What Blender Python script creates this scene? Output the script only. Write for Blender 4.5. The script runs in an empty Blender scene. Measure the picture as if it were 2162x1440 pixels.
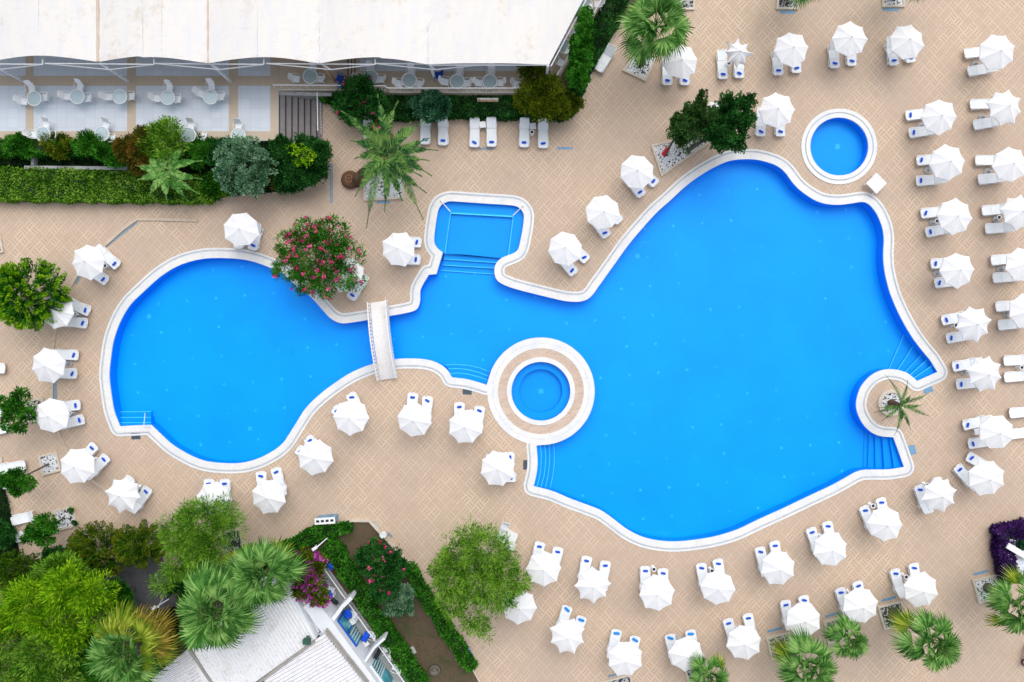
import bpy, bmesh, math, random
import numpy as np
from mathutils import Vector, Matrix
from mathutils.geometry import tessellate_polygon
R = math.radians
SC = bpy.context.scene
COL = SC.collection
random.seed(7)

# ------------------------------------------------------------ camera, sky, sun
CAMH = 49.7                       # drone height above the deck, metres
PPM = 29.0                        # photograph pixels per metre on the deck
cam_d = bpy.data.cameras.new("camera"); cam = bpy.data.objects.new("camera", cam_d); COL.objects.link(cam)
cam.location = (0, 0, CAMH); cam.rotation_euler = (0, 0, 0)
cam_d.sensor_width = 36; cam_d.lens = 36 * CAMH / (2162 / PPM); cam_d.clip_end = 3000; cam_d.clip_start = 0.5
SC.camera = cam
w = bpy.data.worlds.new("World"); SC.world = w; w.use_nodes = True
nt = w.node_tree; nt.nodes.clear()
sky = nt.nodes.new('ShaderNodeTexSky'); sky.sky_type = 'NISHITA'; sky.sun_disc = False
sky.sun_elevation = R(58); sky.sun_rotation = R(15); sky.air_density = 1.0; sky.dust_density = 3.0
hs = nt.nodes.new('ShaderNodeHueSaturation'); hs.inputs['Saturation'].default_value = 0.42
bg = nt.nodes.new('ShaderNodeBackground'); bg.inputs['Strength'].default_value = 0.15
wo = nt.nodes.new('ShaderNodeOutputWorld')
nt.links.new(sky.outputs[0], hs.inputs['Color']); nt.links.new(hs.outputs[0], bg.inputs[0]); nt.links.new(bg.outputs[0], wo.inputs[0])
sun_d = bpy.data.lights.new("sun", 'SUN'); sun_d.energy = .85; sun_d.angle = R(80); sun_d.color = (1.0, 0.95, 0.88)
sun = bpy.data.objects.new("sun", sun_d); COL.objects.link(sun)
# light comes from the top of the picture (+y), a little from the right
sun.rotation_euler = (R(-32), 0, R(-15))
SC.view_settings.view_transform = 'Standard'; SC.view_settings.look = 'None'
SC.view_settings.exposure = 0.44; SC.view_settings.gamma = 1
SC.cycles.max_bounces = 8; SC.cycles.transparent_max_bounces = 8

# ------------------------------------------------------------ helpers
def W(px, py, z=0.0):
    """where a point seen at pixel (px, py) of the photo stands when it is z metres above the deck"""
    k = (1 - z / CAMH) / PPM
    return Vector(((px - 1081) * k, (720 - py) * k, z))
def rad(px, z=0.0): return px / PPM * (1 - z / CAMH)

LABELS = {}
def tag(o, label=None, cat=None, group=None, kind=None):
    if label: o['label'] = label; LABELS.setdefault(label, []).append(o.name)
    if cat: o['category'] = cat
    if group: o['group'] = group
    if kind: o['kind'] = kind
    return o
def thing(name, label, cat, loc=(0, 0, 0), rz=0, group=None):
    o = bpy.data.objects.new(name, None); COL.objects.link(o)
    o.location = loc; o.rotation_euler = (0, 0, rz); o.empty_display_size = .1
    return tag(o, label, cat, group)

class MB:
    def __init__(s): s.v = []; s.f = []
    def add(s, vs, fs):
        n = len(s.v); s.v += [tuple(v) for v in vs]; s.f += [tuple(i + n for i in f) for f in fs]; return s
    def box(s, c, d, rz=0, top=1.0):
        cx, cy, cz = c; dx, dy, dz = d[0] / 2, d[1] / 2, d[2] / 2
        co, si = math.cos(rz), math.sin(rz); vs = []
        for z, k in ((-dz, 1), (dz, top)):
            for x, y in ((-dx, -dy), (dx, -dy), (dx, dy), (-dx, dy)):
                x *= k; y *= k
                vs.append((cx + x * co - y * si, cy + x * si + y * co, cz + z))
        return s.add(vs, [(3, 2, 1, 0), (4, 5, 6, 7), (0, 1, 5, 4), (1, 2, 6, 5), (2, 3, 7, 6), (3, 0, 4, 7)])
    def bar(s, a, b, r=.02, r2=None, n=6):
        a = Vector(a); b = Vector(b); d = (b - a)
        if d.length < 1e-6: return s
        d.normalize(); u = d.orthogonal().normalized(); w_ = d.cross(u); r2 = r if r2 is None else r2
        vs = [a + (u * math.cos(t) + w_ * math.sin(t)) * r for t in [2 * math.pi * i / n for i in range(n)]]
        vs += [b + (u * math.cos(t) + w_ * math.sin(t)) * r2 for t in [2 * math.pi * i / n for i in range(n)]]
        fs = [(i, (i + 1) % n, n + (i + 1) % n, n + i) for i in range(n)] + [tuple(range(n))[::-1], tuple(range(n, 2 * n))]
        return s.add(vs, fs)
    def tube(s, pts, r=.02, n=6, radii=None):
        for i in range(len(pts) - 1):
            s.bar(pts[i], pts[i + 1], radii[i] if radii else r, radii[i + 1] if radii else r, n)
        return s
    def lathe(s, prof, c=(0, 0, 0), n=20, cap=True):
        vs = []; fs = []
        for (r, z) in prof:
            for i in range(n):
                t = 2 * math.pi * i / n; vs.append((c[0] + r * math.cos(t), c[1] + r * math.sin(t), c[2] + z))
        for j in range(len(prof) - 1):
            for i in range(n):
                fs.append((j * n + i, j * n + (i + 1) % n, (j + 1) * n + (i + 1) % n, (j + 1) * n + i))
        if cap: fs += [tuple(range(n))[::-1], tuple(range((len(prof) - 1) * n, len(prof) * n))]
        return s.add(vs, fs)
    def prism(s, poly, z0, z1, holes=()):
        loops = [[Vector((p[0], p[1], 0)) for p in poly]] + [[Vector((p[0], p[1], 0)) for p in h] for h in holes]
        tris = tessellate_polygon(loops); flat = [p for l in loops for p in l]; n = len(flat)
        s.add([(p.x, p.y, z1) for p in flat], [fix(flat, t) for t in tris])
        s.add([(p.x, p.y, z0) for p in flat], [fix(flat, t)[::-1] for t in tris])
        for l in loops:
            m = len(l); vs = [(p.x, p.y, z0) for p in l] + [(p.x, p.y, z1) for p in l]
            ccw = area(l) > 0; out = ccw if l is loops[0] else not ccw
            fs = [(i, (i + 1) % m, m + (i + 1) % m, m + i) for i in range(m)]
            s.add(vs, fs if (ccw if l is loops[0] else not ccw) else [f[::-1] for f in fs])
        return s
    def sheet(s, poly, z, holes=()):
        loops = [[Vector((p[0], p[1], 0)) for p in poly]] + [[Vector((p[0], p[1], 0)) for p in h] for h in holes]
        flat = [p for l in loops for p in l]
        return s.add([(p.x, p.y, z) for p in flat], [fix(flat, t) for t in tessellate_polygon(loops)])
    def build(s, name, mat, parent=None, smooth=False, bevel=0):
        me = bpy.data.meshes.new(name); me.from_pydata(s.v, [], s.f); me.update()
        if mat: me.materials.append(mat)
        if smooth: me.polygons.foreach_set('use_smooth', [True] * len(me.polygons))
        o = bpy.data.objects.new(name, me); COL.objects.link(o)
        if parent: o.parent = parent
        if bevel:
            b = o.modifiers.new('bevel', 'BEVEL'); b.width = bevel; b.segments = 2; b.limit_method = 'ANGLE'
        return o
def area(l): return sum(l[i][0] * l[(i + 1) % len(l)][1] - l[(i + 1) % len(l)][0] * l[i][1] for i in range(len(l))) / 2
def fix(flat, t):
    a, b, c = (flat[i] for i in t)
    return tuple(t) if (b.x - a.x) * (c.y - a.y) - (b.y - a.y) * (c.x - a.x) > 0 else tuple(t)[::-1]
def copy_tree(o, parent=None):
    c = o.copy(); COL.objects.link(c)
    if parent: c.parent = parent
    for ch in list(o.children): copy_tree(ch, c)
    return c
def P(pts, z=0.0): return [W(x, y, z).xy for x, y in pts]

# ------------------------------------------------------------ materials
class NT:
    def __init__(s, name):
        s.m = bpy.data.materials.new(name); s.m.use_nodes = True; s.t = s.m.node_tree; s.t.nodes.clear()
        s.out = s.n('ShaderNodeOutputMaterial')
    def n(s, ty, **kw):
        nd = s.t.nodes.new(ty)
        for k, v in kw.items(): setattr(nd, k, v)
        return nd
    def l(s, a, b): s.t.links.new(a, b)
    def setin(s, sock, v):
        if hasattr(v, 'is_output') or isinstance(v, bpy.types.NodeSocket): s.l(v, sock)
        else: sock.default_value = v
    def math(s, op, a, b=0.0, c=None):
        nd = s.n('ShaderNodeMath', operation=op); s.setin(nd.inputs[0], a); s.setin(nd.inputs[1], b)
        if c is not None: s.setin(nd.inputs[2], c)
        return nd.outputs[0]
    def mix(s, f, a, b, bt='MIX'):
        nd = s.n('ShaderNodeMix', data_type='RGBA', blend_type=bt); s.setin(nd.inputs[0], f)
        s.setin(nd.inputs[6], a if not isinstance(a, tuple) else (*a[:3], 1)); s.setin(nd.inputs[7], b if not isinstance(b, tuple) else (*b[:3], 1))
        return nd.outputs[2]
    def noise(s, scale, detail=3, vec=None, rough=.55):
        nd = s.n('ShaderNodeTexNoise'); nd.inputs['Scale'].default_value = scale; nd.inputs['Detail'].default_value = detail; nd.inputs['Roughness'].default_value = rough
        s.l(vec if vec else s.pos(), nd.inputs['Vector']); return nd.outputs['Fac']
    def pos(s):
        if not hasattr(s, '_p'): s._p = s.n('ShaderNodeNewGeometry').outputs['Position']
        return s._p
    def objc(s): return s.n('ShaderNodeTexCoord').outputs['Object']
    def ramp(s, f, stops):
        nd = s.n('ShaderNodeValToRGB'); e = nd.color_ramp.elements
        while len(e) < len(stops): e.new(.5)
        for i, (p, c) in enumerate(stops): e[i].position = p; e[i].color = (*c, 1) if isinstance(c, tuple) else (c, c, c, 1)
        s.l(f, nd.inputs[0]); return nd.outputs[0]
    def bsdf(s, color, rough=.6, bump=None, bs=.3, bd=.02, spec=.4, metal=0, trans=None):
        b = s.n('ShaderNodeBsdfPrincipled'); s.setin(b.inputs['Base Color'], color if not isinstance(color, tuple) else (*color[:3], 1))
        s.setin(b.inputs['Roughness'], rough); b.inputs['Specular IOR Level'].default_value = spec; b.inputs['Metallic'].default_value = metal
        if bump is not None:
            bp = s.n('ShaderNodeBump'); bp.inputs['Strength'].default_value = bs; bp.inputs['Distance'].default_value = bd
            s.l(bump, bp.inputs['Height']); s.l(bp.outputs[0], b.inputs['Normal'])
        sh = b.outputs[0]
        if trans:
            tr = s.n('ShaderNodeBsdfTranslucent'); s.setin(tr.inputs[0], color if not isinstance(color, tuple) else (*color[:3], 1))
            mx = s.n('ShaderNodeMixShader'); mx.inputs[0].default_value = trans; s.l(sh, mx.inputs[1]); s.l(tr.outputs[0], mx.inputs[2]); sh = mx.outputs[0]
        s.l(sh, s.out.inputs[0]); return s.m

def plain(name, c, rough=.6, var=.12, scale=3.0, **kw):
    t = NT(name); n = t.noise(scale, 4)
    lo = tuple(x * (1 - var) for x in c); hi = tuple(min(1, x * (1 + var)) for x in c)
    col = t.ramp(n, [(.3, lo), (.7, hi)])
    return t.bsdf(col, rough, **kw)

def woven_paving():
    """half metre slabs laid like basket weave, turned 45 degrees, every slab printed with two darker bands"""
    t = NT('deck_tiles')
    m0 = t.n('ShaderNodeMapping'); m0.inputs['Scale'].default_value = (1, .9, 1); t.l(t.pos(), m0.inputs['Vector'])
    mp = t.n('ShaderNodeMapping'); mp.inputs['Rotation'].default_value = (0, 0, R(44)); mp.inputs['Scale'].default_value = (1 / .505,) * 3
    t.l(m0.outputs[0], mp.inputs['Vector']); sp = t.n('ShaderNodeSeparateXYZ'); t.l(mp.outputs[0], sp.inputs[0])
    x, y = sp.outputs[0], sp.outputs[1]
    i = t.math('FLOOR', x); j = t.math('FLOOR', y); fx = t.math('SUBTRACT', x, i); fy = t.math('SUBTRACT', y, j)
    par = t.math('FLOORED_MODULO', t.math('ADD', i, j), 2.0)
    ac = t.math('ADD', t.math('MULTIPLY', fx, par), t.math('MULTIPLY', fy, t.math('SUBTRACT', 1.0, par)))
    al = t.math('ADD', t.math('MULTIPLY', fy, par), t.math('MULTIPLY', fx, t.math('SUBTRACT', 1.0, par)))
    cb = t.n('ShaderNodeCombineXYZ'); t.l(i, cb.inputs[0]); t.l(j, cb.inputs[1])
    wn = t.n('ShaderNodeTexWhiteNoise', noise_dimensions='2D'); t.l(cb.outputs[0], wn.inputs['Vector']); rnd = wn.outputs['Value']
    st = t.math('ABSOLUTE', t.math('SUBTRACT', t.math('ABSOLUTE', t.math('SUBTRACT', ac, .5)), .2))
    stripe = t.ramp(st, [(.06, 1.0), (.13, .0)])
    stripe = t.math('MULTIPLY', stripe, t.ramp(t.math('ABSOLUTE', t.math('SUBTRACT', al, .5)), [(.40, 1.0), (.47, 0.0)]))
    g1 = t.noise(.16, 2); g2 = t.noise(1.3, 4); g3 = t.noise(14, 3)
    base = t.mix(rnd, (.57, .44, .325), (.665, .52, .39))
    base = t.mix(t.math('MULTIPLY', stripe, t.math('ADD', .26, t.math('MULTIPLY', rnd, .40))), base, (.37, .27, .195))
    base = t.mix(t.ramp(g1, [(.38, 0.0), (.62, .6)]), base, (.47, .365, .29))
    base = t.mix(t.ramp(g2, [(.5, 0.0), (.75, .3)]), base, (.40, .30, .23))
    base = t.mix(t.ramp(g3, [(.55, 0.0), (.8, .12)]), base, (.35, .27, .22))
    gn = t.noise(.55, 3)
    dx = t.math('MINIMUM', fx, t.math('SUBTRACT', 1.0, fx)); dy = t.math('MINIMUM', fy, t.math('SUBTRACT', 1.0, fy))
    jx = t.math('LESS_THAN', dx, .03); jy = t.math('LESS_THAN', dy, .03)
    base = t.mix(t.math('MULTIPLY', t.math('MAXIMUM', jx, jy), .22), base, (.62, .50, .40))
    base = t.mix(t.math('MULTIPLY', jy, t.ramp(gn, [(.52, 0.0), (.64, .7)])), base, (.33, .24, .18))
    base = t.mix(t.math('MULTIPLY', jx, t.ramp(t.noise(.8, 3), [(.58, 0.0), (.68, .6)])), base, (.33, .24, .18))
    base = t.mix(t.ramp(t.noise(.45, 6, rough=.65), [(.60, 0.0), (.78, .5)]), base, (.54, .36, .24))
    base = t.mix(t.ramp(t.noise(5, 2), [(.76, 0.0), (.79, .5)]), base, (.2, .15, .12))
    return t.bsdf(base, .75, bump=t.math('MULTIPLY', t.math('MAXIMUM', jx, jy), -1.0), bs=.25, bd=.01, spec=.25)

def coping_mat():
    t = NT('coping_marble'); n1 = t.noise(.9, 5); n2 = t.noise(5, 5, rough=.7)
    c = t.mix(t.ramp(n1, [(.4, 0.0), (.65, .8)]), (.79, .77, .735), (.65, .69, .735))
    c = t.mix(t.ramp(n2, [(.5, 0.0), (.7, .6)]), c, (.60, .62, .63))
    c = t.mix(t.ramp(t.noise(2.2, 6, rough=.75), [(.66, 0.0), (.72, .5)]), c, (.34, .32, .29))
    return t.bsdf(c, .45, bump=n2, bs=.1)
def gutter_mat():
    t = NT('gutter_grille'); wv = t.n('ShaderNodeTexWave'); wv.inputs['Scale'].default_value = 6; wv.inputs['Distortion'].default_value = 3
    t.l(t.pos(), wv.inputs['Vector'])
    c = t.mix(t.ramp(t.noise(1.6, 4), [(.35, 0.0), (.7, 1.0)]), (.46, .51, .55), (.33, .38, .43))
    c = t.mix(t.math('MULTIPLY', wv.outputs['Fac'], .25), c, (.75, .76, .76)); return t.bsdf(c, .5)
def pool_tile(dots=True, name='pool_tiles', a=(.0, .365, .97), b=(.0, .325, .95)):
    t = NT(name)
    n1 = t.noise(.22, 3); n2 = t.noise(3.0, 4)
    c = t.mix(t.ramp(n1, [(.35, 0.0), (.7, 1.0)]), a, b)
    c = t.mix(t.math('MULTIPLY', t.ramp(n2, [(.4, 0.0), (.6, 1.0)]), .07), c, (.0, .30, .85))
    # mosaic tile grid, faint
    mp = t.n('ShaderNodeMapping'); mp.inputs['Scale'].default_value = (3.3,) * 3; mp.inputs['Rotation'].default_value = (0, 0, R(5)); t.l(t.pos(), mp.inputs[0])
    ck = t.n('ShaderNodeTexBrick'); ck.offset = 0; t.l(mp.outputs[0], ck.inputs['Vector']); ck.inputs['Mortar Size'].default_value = .03; ck.inputs['Scale'].default_value = 1
    ck.inputs['Color1'].default_value = (0, 0, 0, 1); ck.inputs['Color2'].default_value = (.5, .5, .5, 1); ck.inputs['Mortar'].default_value = (1, 1, 1, 1)
    bw = t.n('ShaderNodeRGBToBW'); t.l(ck.outputs[0], bw.inputs[0])
    c = t.mix(t.math('MULTIPLY', bw.outputs[0], .07), c, (.02, .5, 1.0))
    if dots:   # white inlet nozzles set in the floor on a 2.1 m grid
        o = W(1450.7, 780.6, -.95); g = 61 / PPM * (1 + .95 / CAMH)
        mp = t.n('ShaderNodeMapping', vector_type='TEXTURE'); mp.inputs['Location'].default_value = (o.x, o.y, 0)
        mp.inputs['Rotation'].default_value = (0, 0, R(5.4)); mp.inputs['Scale'].default_value = (g, g, g); t.l(t.pos(), mp.inputs[0])
        sp = t.n('ShaderNodeSeparateXYZ'); t.l(mp.outputs[0], sp.inputs[0])
        fx = t.math('SUBTRACT', t.math('FRACT', t.math('ADD', sp.outputs[0], .5)), .5); fy = t.math('SUBTRACT', t.math('FRACT', t.math('ADD', sp.outputs[1], .5)), .5)
        d = t.math('SQRT', t.math('ADD', t.math('MULTIPLY', fx, fx), t.math('MULTIPLY', fy, fy)))
        rn = t.math('MULTIPLY', t.ramp(t.noise(.6, 1), [(.42, .1), (.6, .6)]), t.ramp(d, [(.03, 1.0), (.062, 0.0)]))
        c = t.mix(rn, c, (.08, .62, .95))
        # worn pale streaks
        mp2 = t.n('ShaderNodeMapping'); mp2.inputs['Scale'].default_value = (.35, 1.6, 1); mp2.inputs['Rotation'].default_value = (0, 0, R(-8)); t.l(t.pos(), mp2.inputs[0])
        s2 = t.noise(1.1, 5, vec=mp2.outputs[0], rough=.65)
        c = t.mix(t.ramp(s2, [(.66, 0.0), (.71, .3)]), c, (.02, .55, 1.0))
    return t.bsdf(c, .35, spec=.2)
def water_mat():
    t = NT('water'); tr = t.n('ShaderNodeBsdfTransparent'); tr.inputs[0].default_value = (.75, .98, 1, 1)
    gl = t.n('ShaderNodeBsdfGlossy'); gl.inputs['Roughness'].default_value = .08; gl.inputs['Color'].default_value = (.9, .95, 1, 1)
    bp = t.n('ShaderNodeBump'); bp.inputs['Strength'].default_value = .25; bp.inputs['Distance'].default_value = .03; t.l(t.noise(2.5, 4), bp.inputs['Height'])
    t.l(bp.outputs[0], gl.inputs['Normal']); fr = t.n('ShaderNodeFresnel'); fr.inputs[0].default_value = 1.08; t.l(bp.outputs[0], fr.inputs['Normal'])
    mx = t.n('ShaderNodeMixShader'); t.l(fr.outputs[0], mx.inputs[0]); t.l(tr.outputs[0], mx.inputs[1]); t.l(gl.outputs[0], mx.inputs[2]); t.l(mx.outputs[0], t.out.inputs[0])
    return t.m
def glass_mat():
    t = NT('table_glass'); tr = t.n('ShaderNodeBsdfTransparent'); tr.inputs[0].default_value = (.72, .85, .88, 1)
    gl = t.n('ShaderNodeBsdfGlossy'); gl.inputs['Roughness'].default_value = .12
    df = t.n('ShaderNodeBsdfDiffuse'); df.inputs[0].default_value = (.74, .85, .88, 1)
    m1 = t.n('ShaderNodeMixShader'); m1.inputs[0].default_value = .35; t.l(tr.outputs[0], m1.inputs[1]); t.l(df.outputs[0], m1.inputs[2])
    m2 = t.n('ShaderNodeMixShader'); m2.inputs[0].default_value = .1; t.l(m1.outputs[0], m2.inputs[1]); t.l(gl.outputs[0], m2.inputs[2]); t.l(m2.outputs[0], t.out.inputs[0])
    return t.m
def tile_grid(name, c, g, size, var=.08, mortar=.012):
    t = NT(name); mp = t.n('ShaderNodeMapping'); mp.inputs['Scale'].default_value = (1 / size,) * 3; t.l(t.pos(), mp.inputs[0])
    ck = t.n('ShaderNodeTexBrick'); ck.offset = 0; ck.inputs['Scale'].default_value = 1; ck.inputs['Mortar Size'].default_value = mortar / size
    ck.inputs['Brick Width'].default_value = 1; ck.inputs['Row Height'].default_value = 1
    t.l(mp.outputs[0], ck.inputs['Vector']); ck.inputs['Color1'].default_value = (*c, 1); ck.inputs['Color2'].default_value = (*[x * (1 - var) for x in c], 1); ck.inputs['Mortar'].default_value = (*g, 1)
    col = t.mix(t.math('MULTIPLY', t.noise(1.1, 5), .35), ck.outputs[0], tuple(x * .8 for x in c)); return t.bsdf(col, .45)
def foliage(name, dark, mid, light, clump=1.2, trans=.25, rough=.5):
    t = NT(name); ge = t.n('ShaderNodeNewGeometry'); t._p = ge.outputs['Position']
    n = t.noise(clump, 3); a = t.math('ADD', t.math('MULTIPLY', ge.outputs['Random Per Island'], .75), t.math('MULTIPLY', n, 1.7))
    col = t.ramp(t.math('SUBTRACT', a, .72), [(.15, dark), (.5, mid), (.85, light)])
    return t.bsdf(col, .75, trans=trans, spec=.08)
def pebbles(name, a=(.82, .84, .86), b=(.05, .05, .06), amt=.5):
    t = NT(name); v = t.n('ShaderNodeTexVoronoi'); v.inputs['Scale'].default_value = 9; t.l(t.pos(), v.inputs['Vector'])
    v2 = t.n('ShaderNodeTexVoronoi', feature='DISTANCE_TO_EDGE'); v2.inputs['Scale'].default_value = 9; t.l(t.pos(), v2.inputs['Vector'])
    sp = t.n('ShaderNodeSeparateColor'); t.l(v.outputs['Color'], sp.inputs[0])
    c = t.mix(t.ramp(sp.outputs[0], [(amt - .02, 0.0), (amt + .02, 1.0)]), b, a)
    c = t.mix(t.ramp(v2.outputs['Distance'], [(.02, 1.0), (.07, 0.0)]), c, (.06, .06, .06))
    return t.bsdf(c, .7, bump=v2.outputs['Distance'], bs=.8, bd=.05)
def canvas(name='white_canvas', c=(.84, .845, .855), st=.03):
    t = NT(name); n = t.noise(2.5, 4)
    return t.bsdf(t.mix(t.ramp(n, [(.5, 0.0), (.8, .5)]), c, tuple(x * .93 for x in c)), .8, trans=.12, spec=.1, bump=n, bs=.25, bd=.05)
def roof_fabric():
    t = NT('roof_membrane'); sp = t.n('ShaderNodeSeparateXYZ'); t.l(t.pos(), sp.inputs[0])
    mp = t.n('ShaderNodeMapping'); mp.inputs['Scale'].default_value = (1.2, .25, 1); t.l(t.pos(), mp.inputs[0]); s1 = t.noise(1.5, 6, vec=mp.outputs[0], rough=.7)
    mp2 = t.n('ShaderNodeMapping'); mp2.inputs['Scale'].default_value = (.5, 2.5, 1); mp2.inputs['Rotation'].default_value = (0, 0, R(8)); t.l(t.pos(), mp2.inputs[0]); s2 = t.noise(1.8, 7, vec=mp2.outputs[0], rough=.75)
    c = t.mix(t.ramp(s1, [(.42, 0.0), (.7, .75)]), (.73, .70, .655), (.64, .65, .68))
    c = t.mix(t.ramp(s2, [(.58, 0.0), (.72, .4)]), c, (.40, .44, .48))
    c = t.mix(t.ramp(t.noise(.5, 7, rough=.8), [(.55, 0.0), (.68, .55)]), c, (.52, .43, .33))
    return t.bsdf(c, .6)
def wall_dirt(name, c, d, amt=.6, sc=1.5):
    t = NT(name); n = t.noise(sc, 7, rough=.75); return t.bsdf(t.mix(t.ramp(n, [(.45, 0.0), (.75, amt)]), c, d), .8, bump=n, bs=.3)
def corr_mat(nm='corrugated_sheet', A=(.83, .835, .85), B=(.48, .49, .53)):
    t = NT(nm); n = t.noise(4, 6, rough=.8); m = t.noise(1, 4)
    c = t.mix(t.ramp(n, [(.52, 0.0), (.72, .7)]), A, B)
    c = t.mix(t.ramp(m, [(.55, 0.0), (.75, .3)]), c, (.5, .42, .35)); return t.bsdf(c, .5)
def bark(name, a, b, sc=6):
    t = NT(name); wv = t.n('ShaderNodeTexWave', bands_direction='Z'); wv.inputs['Scale'].default_value = sc; wv.inputs['Distortion'].default_value = 4; wv.inputs['Detail'].default_value = 3
    t.l(t.objc(), wv.inputs['Vector']); return t.bsdf(t.mix(wv.outputs['Fac'], a, b), .9, bump=wv.outputs['Fac'], bs=.7, bd=.05)

M = dict(
    deck=woven_paving(), coping=coping_mat(), gutter=gutter_mat(), pool=pool_tile(), pool2=pool_tile(False, 'pool_tiles_shallow', (.0, .33, .88), (.0, .29, .84)),
    wall=pool_tile(False, 'pool_wall_tiles', (.0, .31, .92), (.0, .27, .88)), plate=plain('floor_plate', (.02, .46, .93), .4), nosing=plain('step_nosing', (.10, .66, .92), .4), water=water_mat(), glass=glass_mat(),
    canvas=canvas(), plastic=plain('white_plastic', (.85, .865, .88), .35, .03), sling=plain('sling_fabric', (.82, .86, .88), .7, .04, 8),
    white=plain('white_paint', (.80, .81, .82), .5, .06), blue=plain('blue_fabric', (.003, .08, .62), .8, .25, 20), lblue=plain('light_blue_fabric', (.01, .25, .75), .8, .3, 20),
    black=plain('black_plastic', (.015, .02, .03), .4), grate=tile_grid('iron_grate', (.11, .17, .22), (.02, .03, .04), .09, .3, .02), ggrate=tile_grid('steel_grate', (.36, .46, .55), (.12, .18, .24), .12, .3, .02),
    bgrate=tile_grid('blue_grate', (.22, .42, .62), (.12, .25, .4), .1, .25, .015),
    kerb=plain('kerb_stone', (.55, .46, .36), .7, .15, 5), pkerb=plain('planter_stone', (.60, .53, .44), .7, .12, 4), pebble=pebbles('white_pebbles', amt=.14), pebble2=pebbles('mixed_pebbles', (.55, .52, .45), (.05, .08, .03), .4),
    pebble3=pebbles('dark_pebbles', (.5, .5, .5), (.03, .03, .03), .55),
    patio=tile_grid('patio_tiles', (.66, .72, .79), (.50, .56, .64), .69), band=tile_grid('patio_band', (.58, .475, .36), (.50, .41, .31), .345, .05, .006),
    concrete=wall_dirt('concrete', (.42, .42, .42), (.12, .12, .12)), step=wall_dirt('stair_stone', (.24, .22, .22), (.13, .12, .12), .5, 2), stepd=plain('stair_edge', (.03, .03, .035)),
    membrane=roof_fabric(), stain=wall_dirt('stained_seam', (.60, .49, .39), (.38, .28, .21), .7, 3), seam=wall_dirt('grey_seam', (.70, .70, .70), (.25, .25, .28), .6, 4),
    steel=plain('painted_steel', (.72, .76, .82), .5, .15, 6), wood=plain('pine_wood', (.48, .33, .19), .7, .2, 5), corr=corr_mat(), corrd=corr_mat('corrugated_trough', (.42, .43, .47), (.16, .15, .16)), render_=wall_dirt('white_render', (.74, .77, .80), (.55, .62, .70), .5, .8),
    ridge=wall_dirt('roof_gutter', (.36, .34, .32), (.15, .14, .13)), soil=wall_dirt('garden_soil', (.105, .072, .044), (.035, .055, .012), .95, .7), asphalt=wall_dirt('asphalt', (.10, .10, .11), (.05, .05, .05), .8, 2),
    floor=wall_dirt('balcony_floor', (.36, .38, .38), (.27, .28, .28), .6, 1), teal=plain('window_glass', (.06, .30, .36), .12, .5, 1.2), bluepaint=plain('blue_paint', (.01, .07, .45), .5),
    trunk=bark('grey_bark', (.10, .085, .07), (.22, .19, .16)), palmtrunk=bark('palm_bark', (.07, .055, .045), (.20, .165, .14), 9), fibre=bark('palm_fibre', (.08, .03, .015), (.26, .14, .08), 14),
    red=plain('red_fabric', (.55, .01, .03), .6, .25, 10), green=plain('green_metal', (.03, .10, .07)), cyan=plain('blue_towel', (.02, .32, .75), .8), wring=None,
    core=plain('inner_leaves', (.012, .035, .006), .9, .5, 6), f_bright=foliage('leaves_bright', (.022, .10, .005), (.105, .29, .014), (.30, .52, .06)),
    f_lime=foliage('leaves_lime', (.035, .15, .002), (.15, .38, .004), (.40, .64, .02)),
    f_mid=foliage('leaves_mid', (.006, .06, .004), (.026, .17, .008), (.10, .36, .03)),
    f_dark=foliage('leaves_dark', (.004, .035, .006), (.014, .10, .016), (.06, .24, .04)),
    f_deep=foliage('leaves_deep', (.004, .018, .006), (.010, .042, .012), (.035, .085, .012)),
    f_jun=foliage('leaves_juniper', (.008, .035, .008), (.035, .11, .018), (.10, .22, .045)), f_blue=foliage('leaves_bluegreen', (.008, .05, .025), (.03, .14, .06), (.10, .27, .14)),
    f_silver=foliage('leaves_silver', (.03, .12, .05), (.12, .28, .14), (.32, .50, .32)),
    f_olive=foliage('leaves_olive', (.025, .055, .003), (.09, .15, .005), (.22, .27, .015)),
    f_rust=foliage('leaves_rust', (.015, .05, .004), (.08, .10, .008), (.28, .13, .02)),
    f_plume=foliage('leaves_plume', (.006, .035, .002), (.028, .10, .004), (.13, .25, .012), trans=.1),
    f_palm=foliage('fan_leaves', (.035, .14, .02), (.11, .29, .055), (.29, .50, .14)),
    f_palmy=foliage('fan_leaves_yellowing', (.08, .17, .01), (.20, .29, .02), (.40, .46, .06)),
    f_palmo=foliage('fan_leaves_dry', (.14, .13, .02), (.30, .23, .03), (.48, .36, .08)),
    f_date=foliage('date_leaves', (.012, .06, .018), (.05, .16, .04), (.20, .34, .08)),
    f_purple=foliage('leaves_purple', (.022, .006, .05), (.05, .013, .12), (.11, .04, .20), trans=.1),
    pink=foliage('pink_flowers', (.60, .01, .15), (.85, .03, .26), (.95, .2, .42)), magenta=foliage('magenta_flowers', (.22, .01, .18), (.38, .04, .30), (.55, .12, .42)),
)
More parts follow.
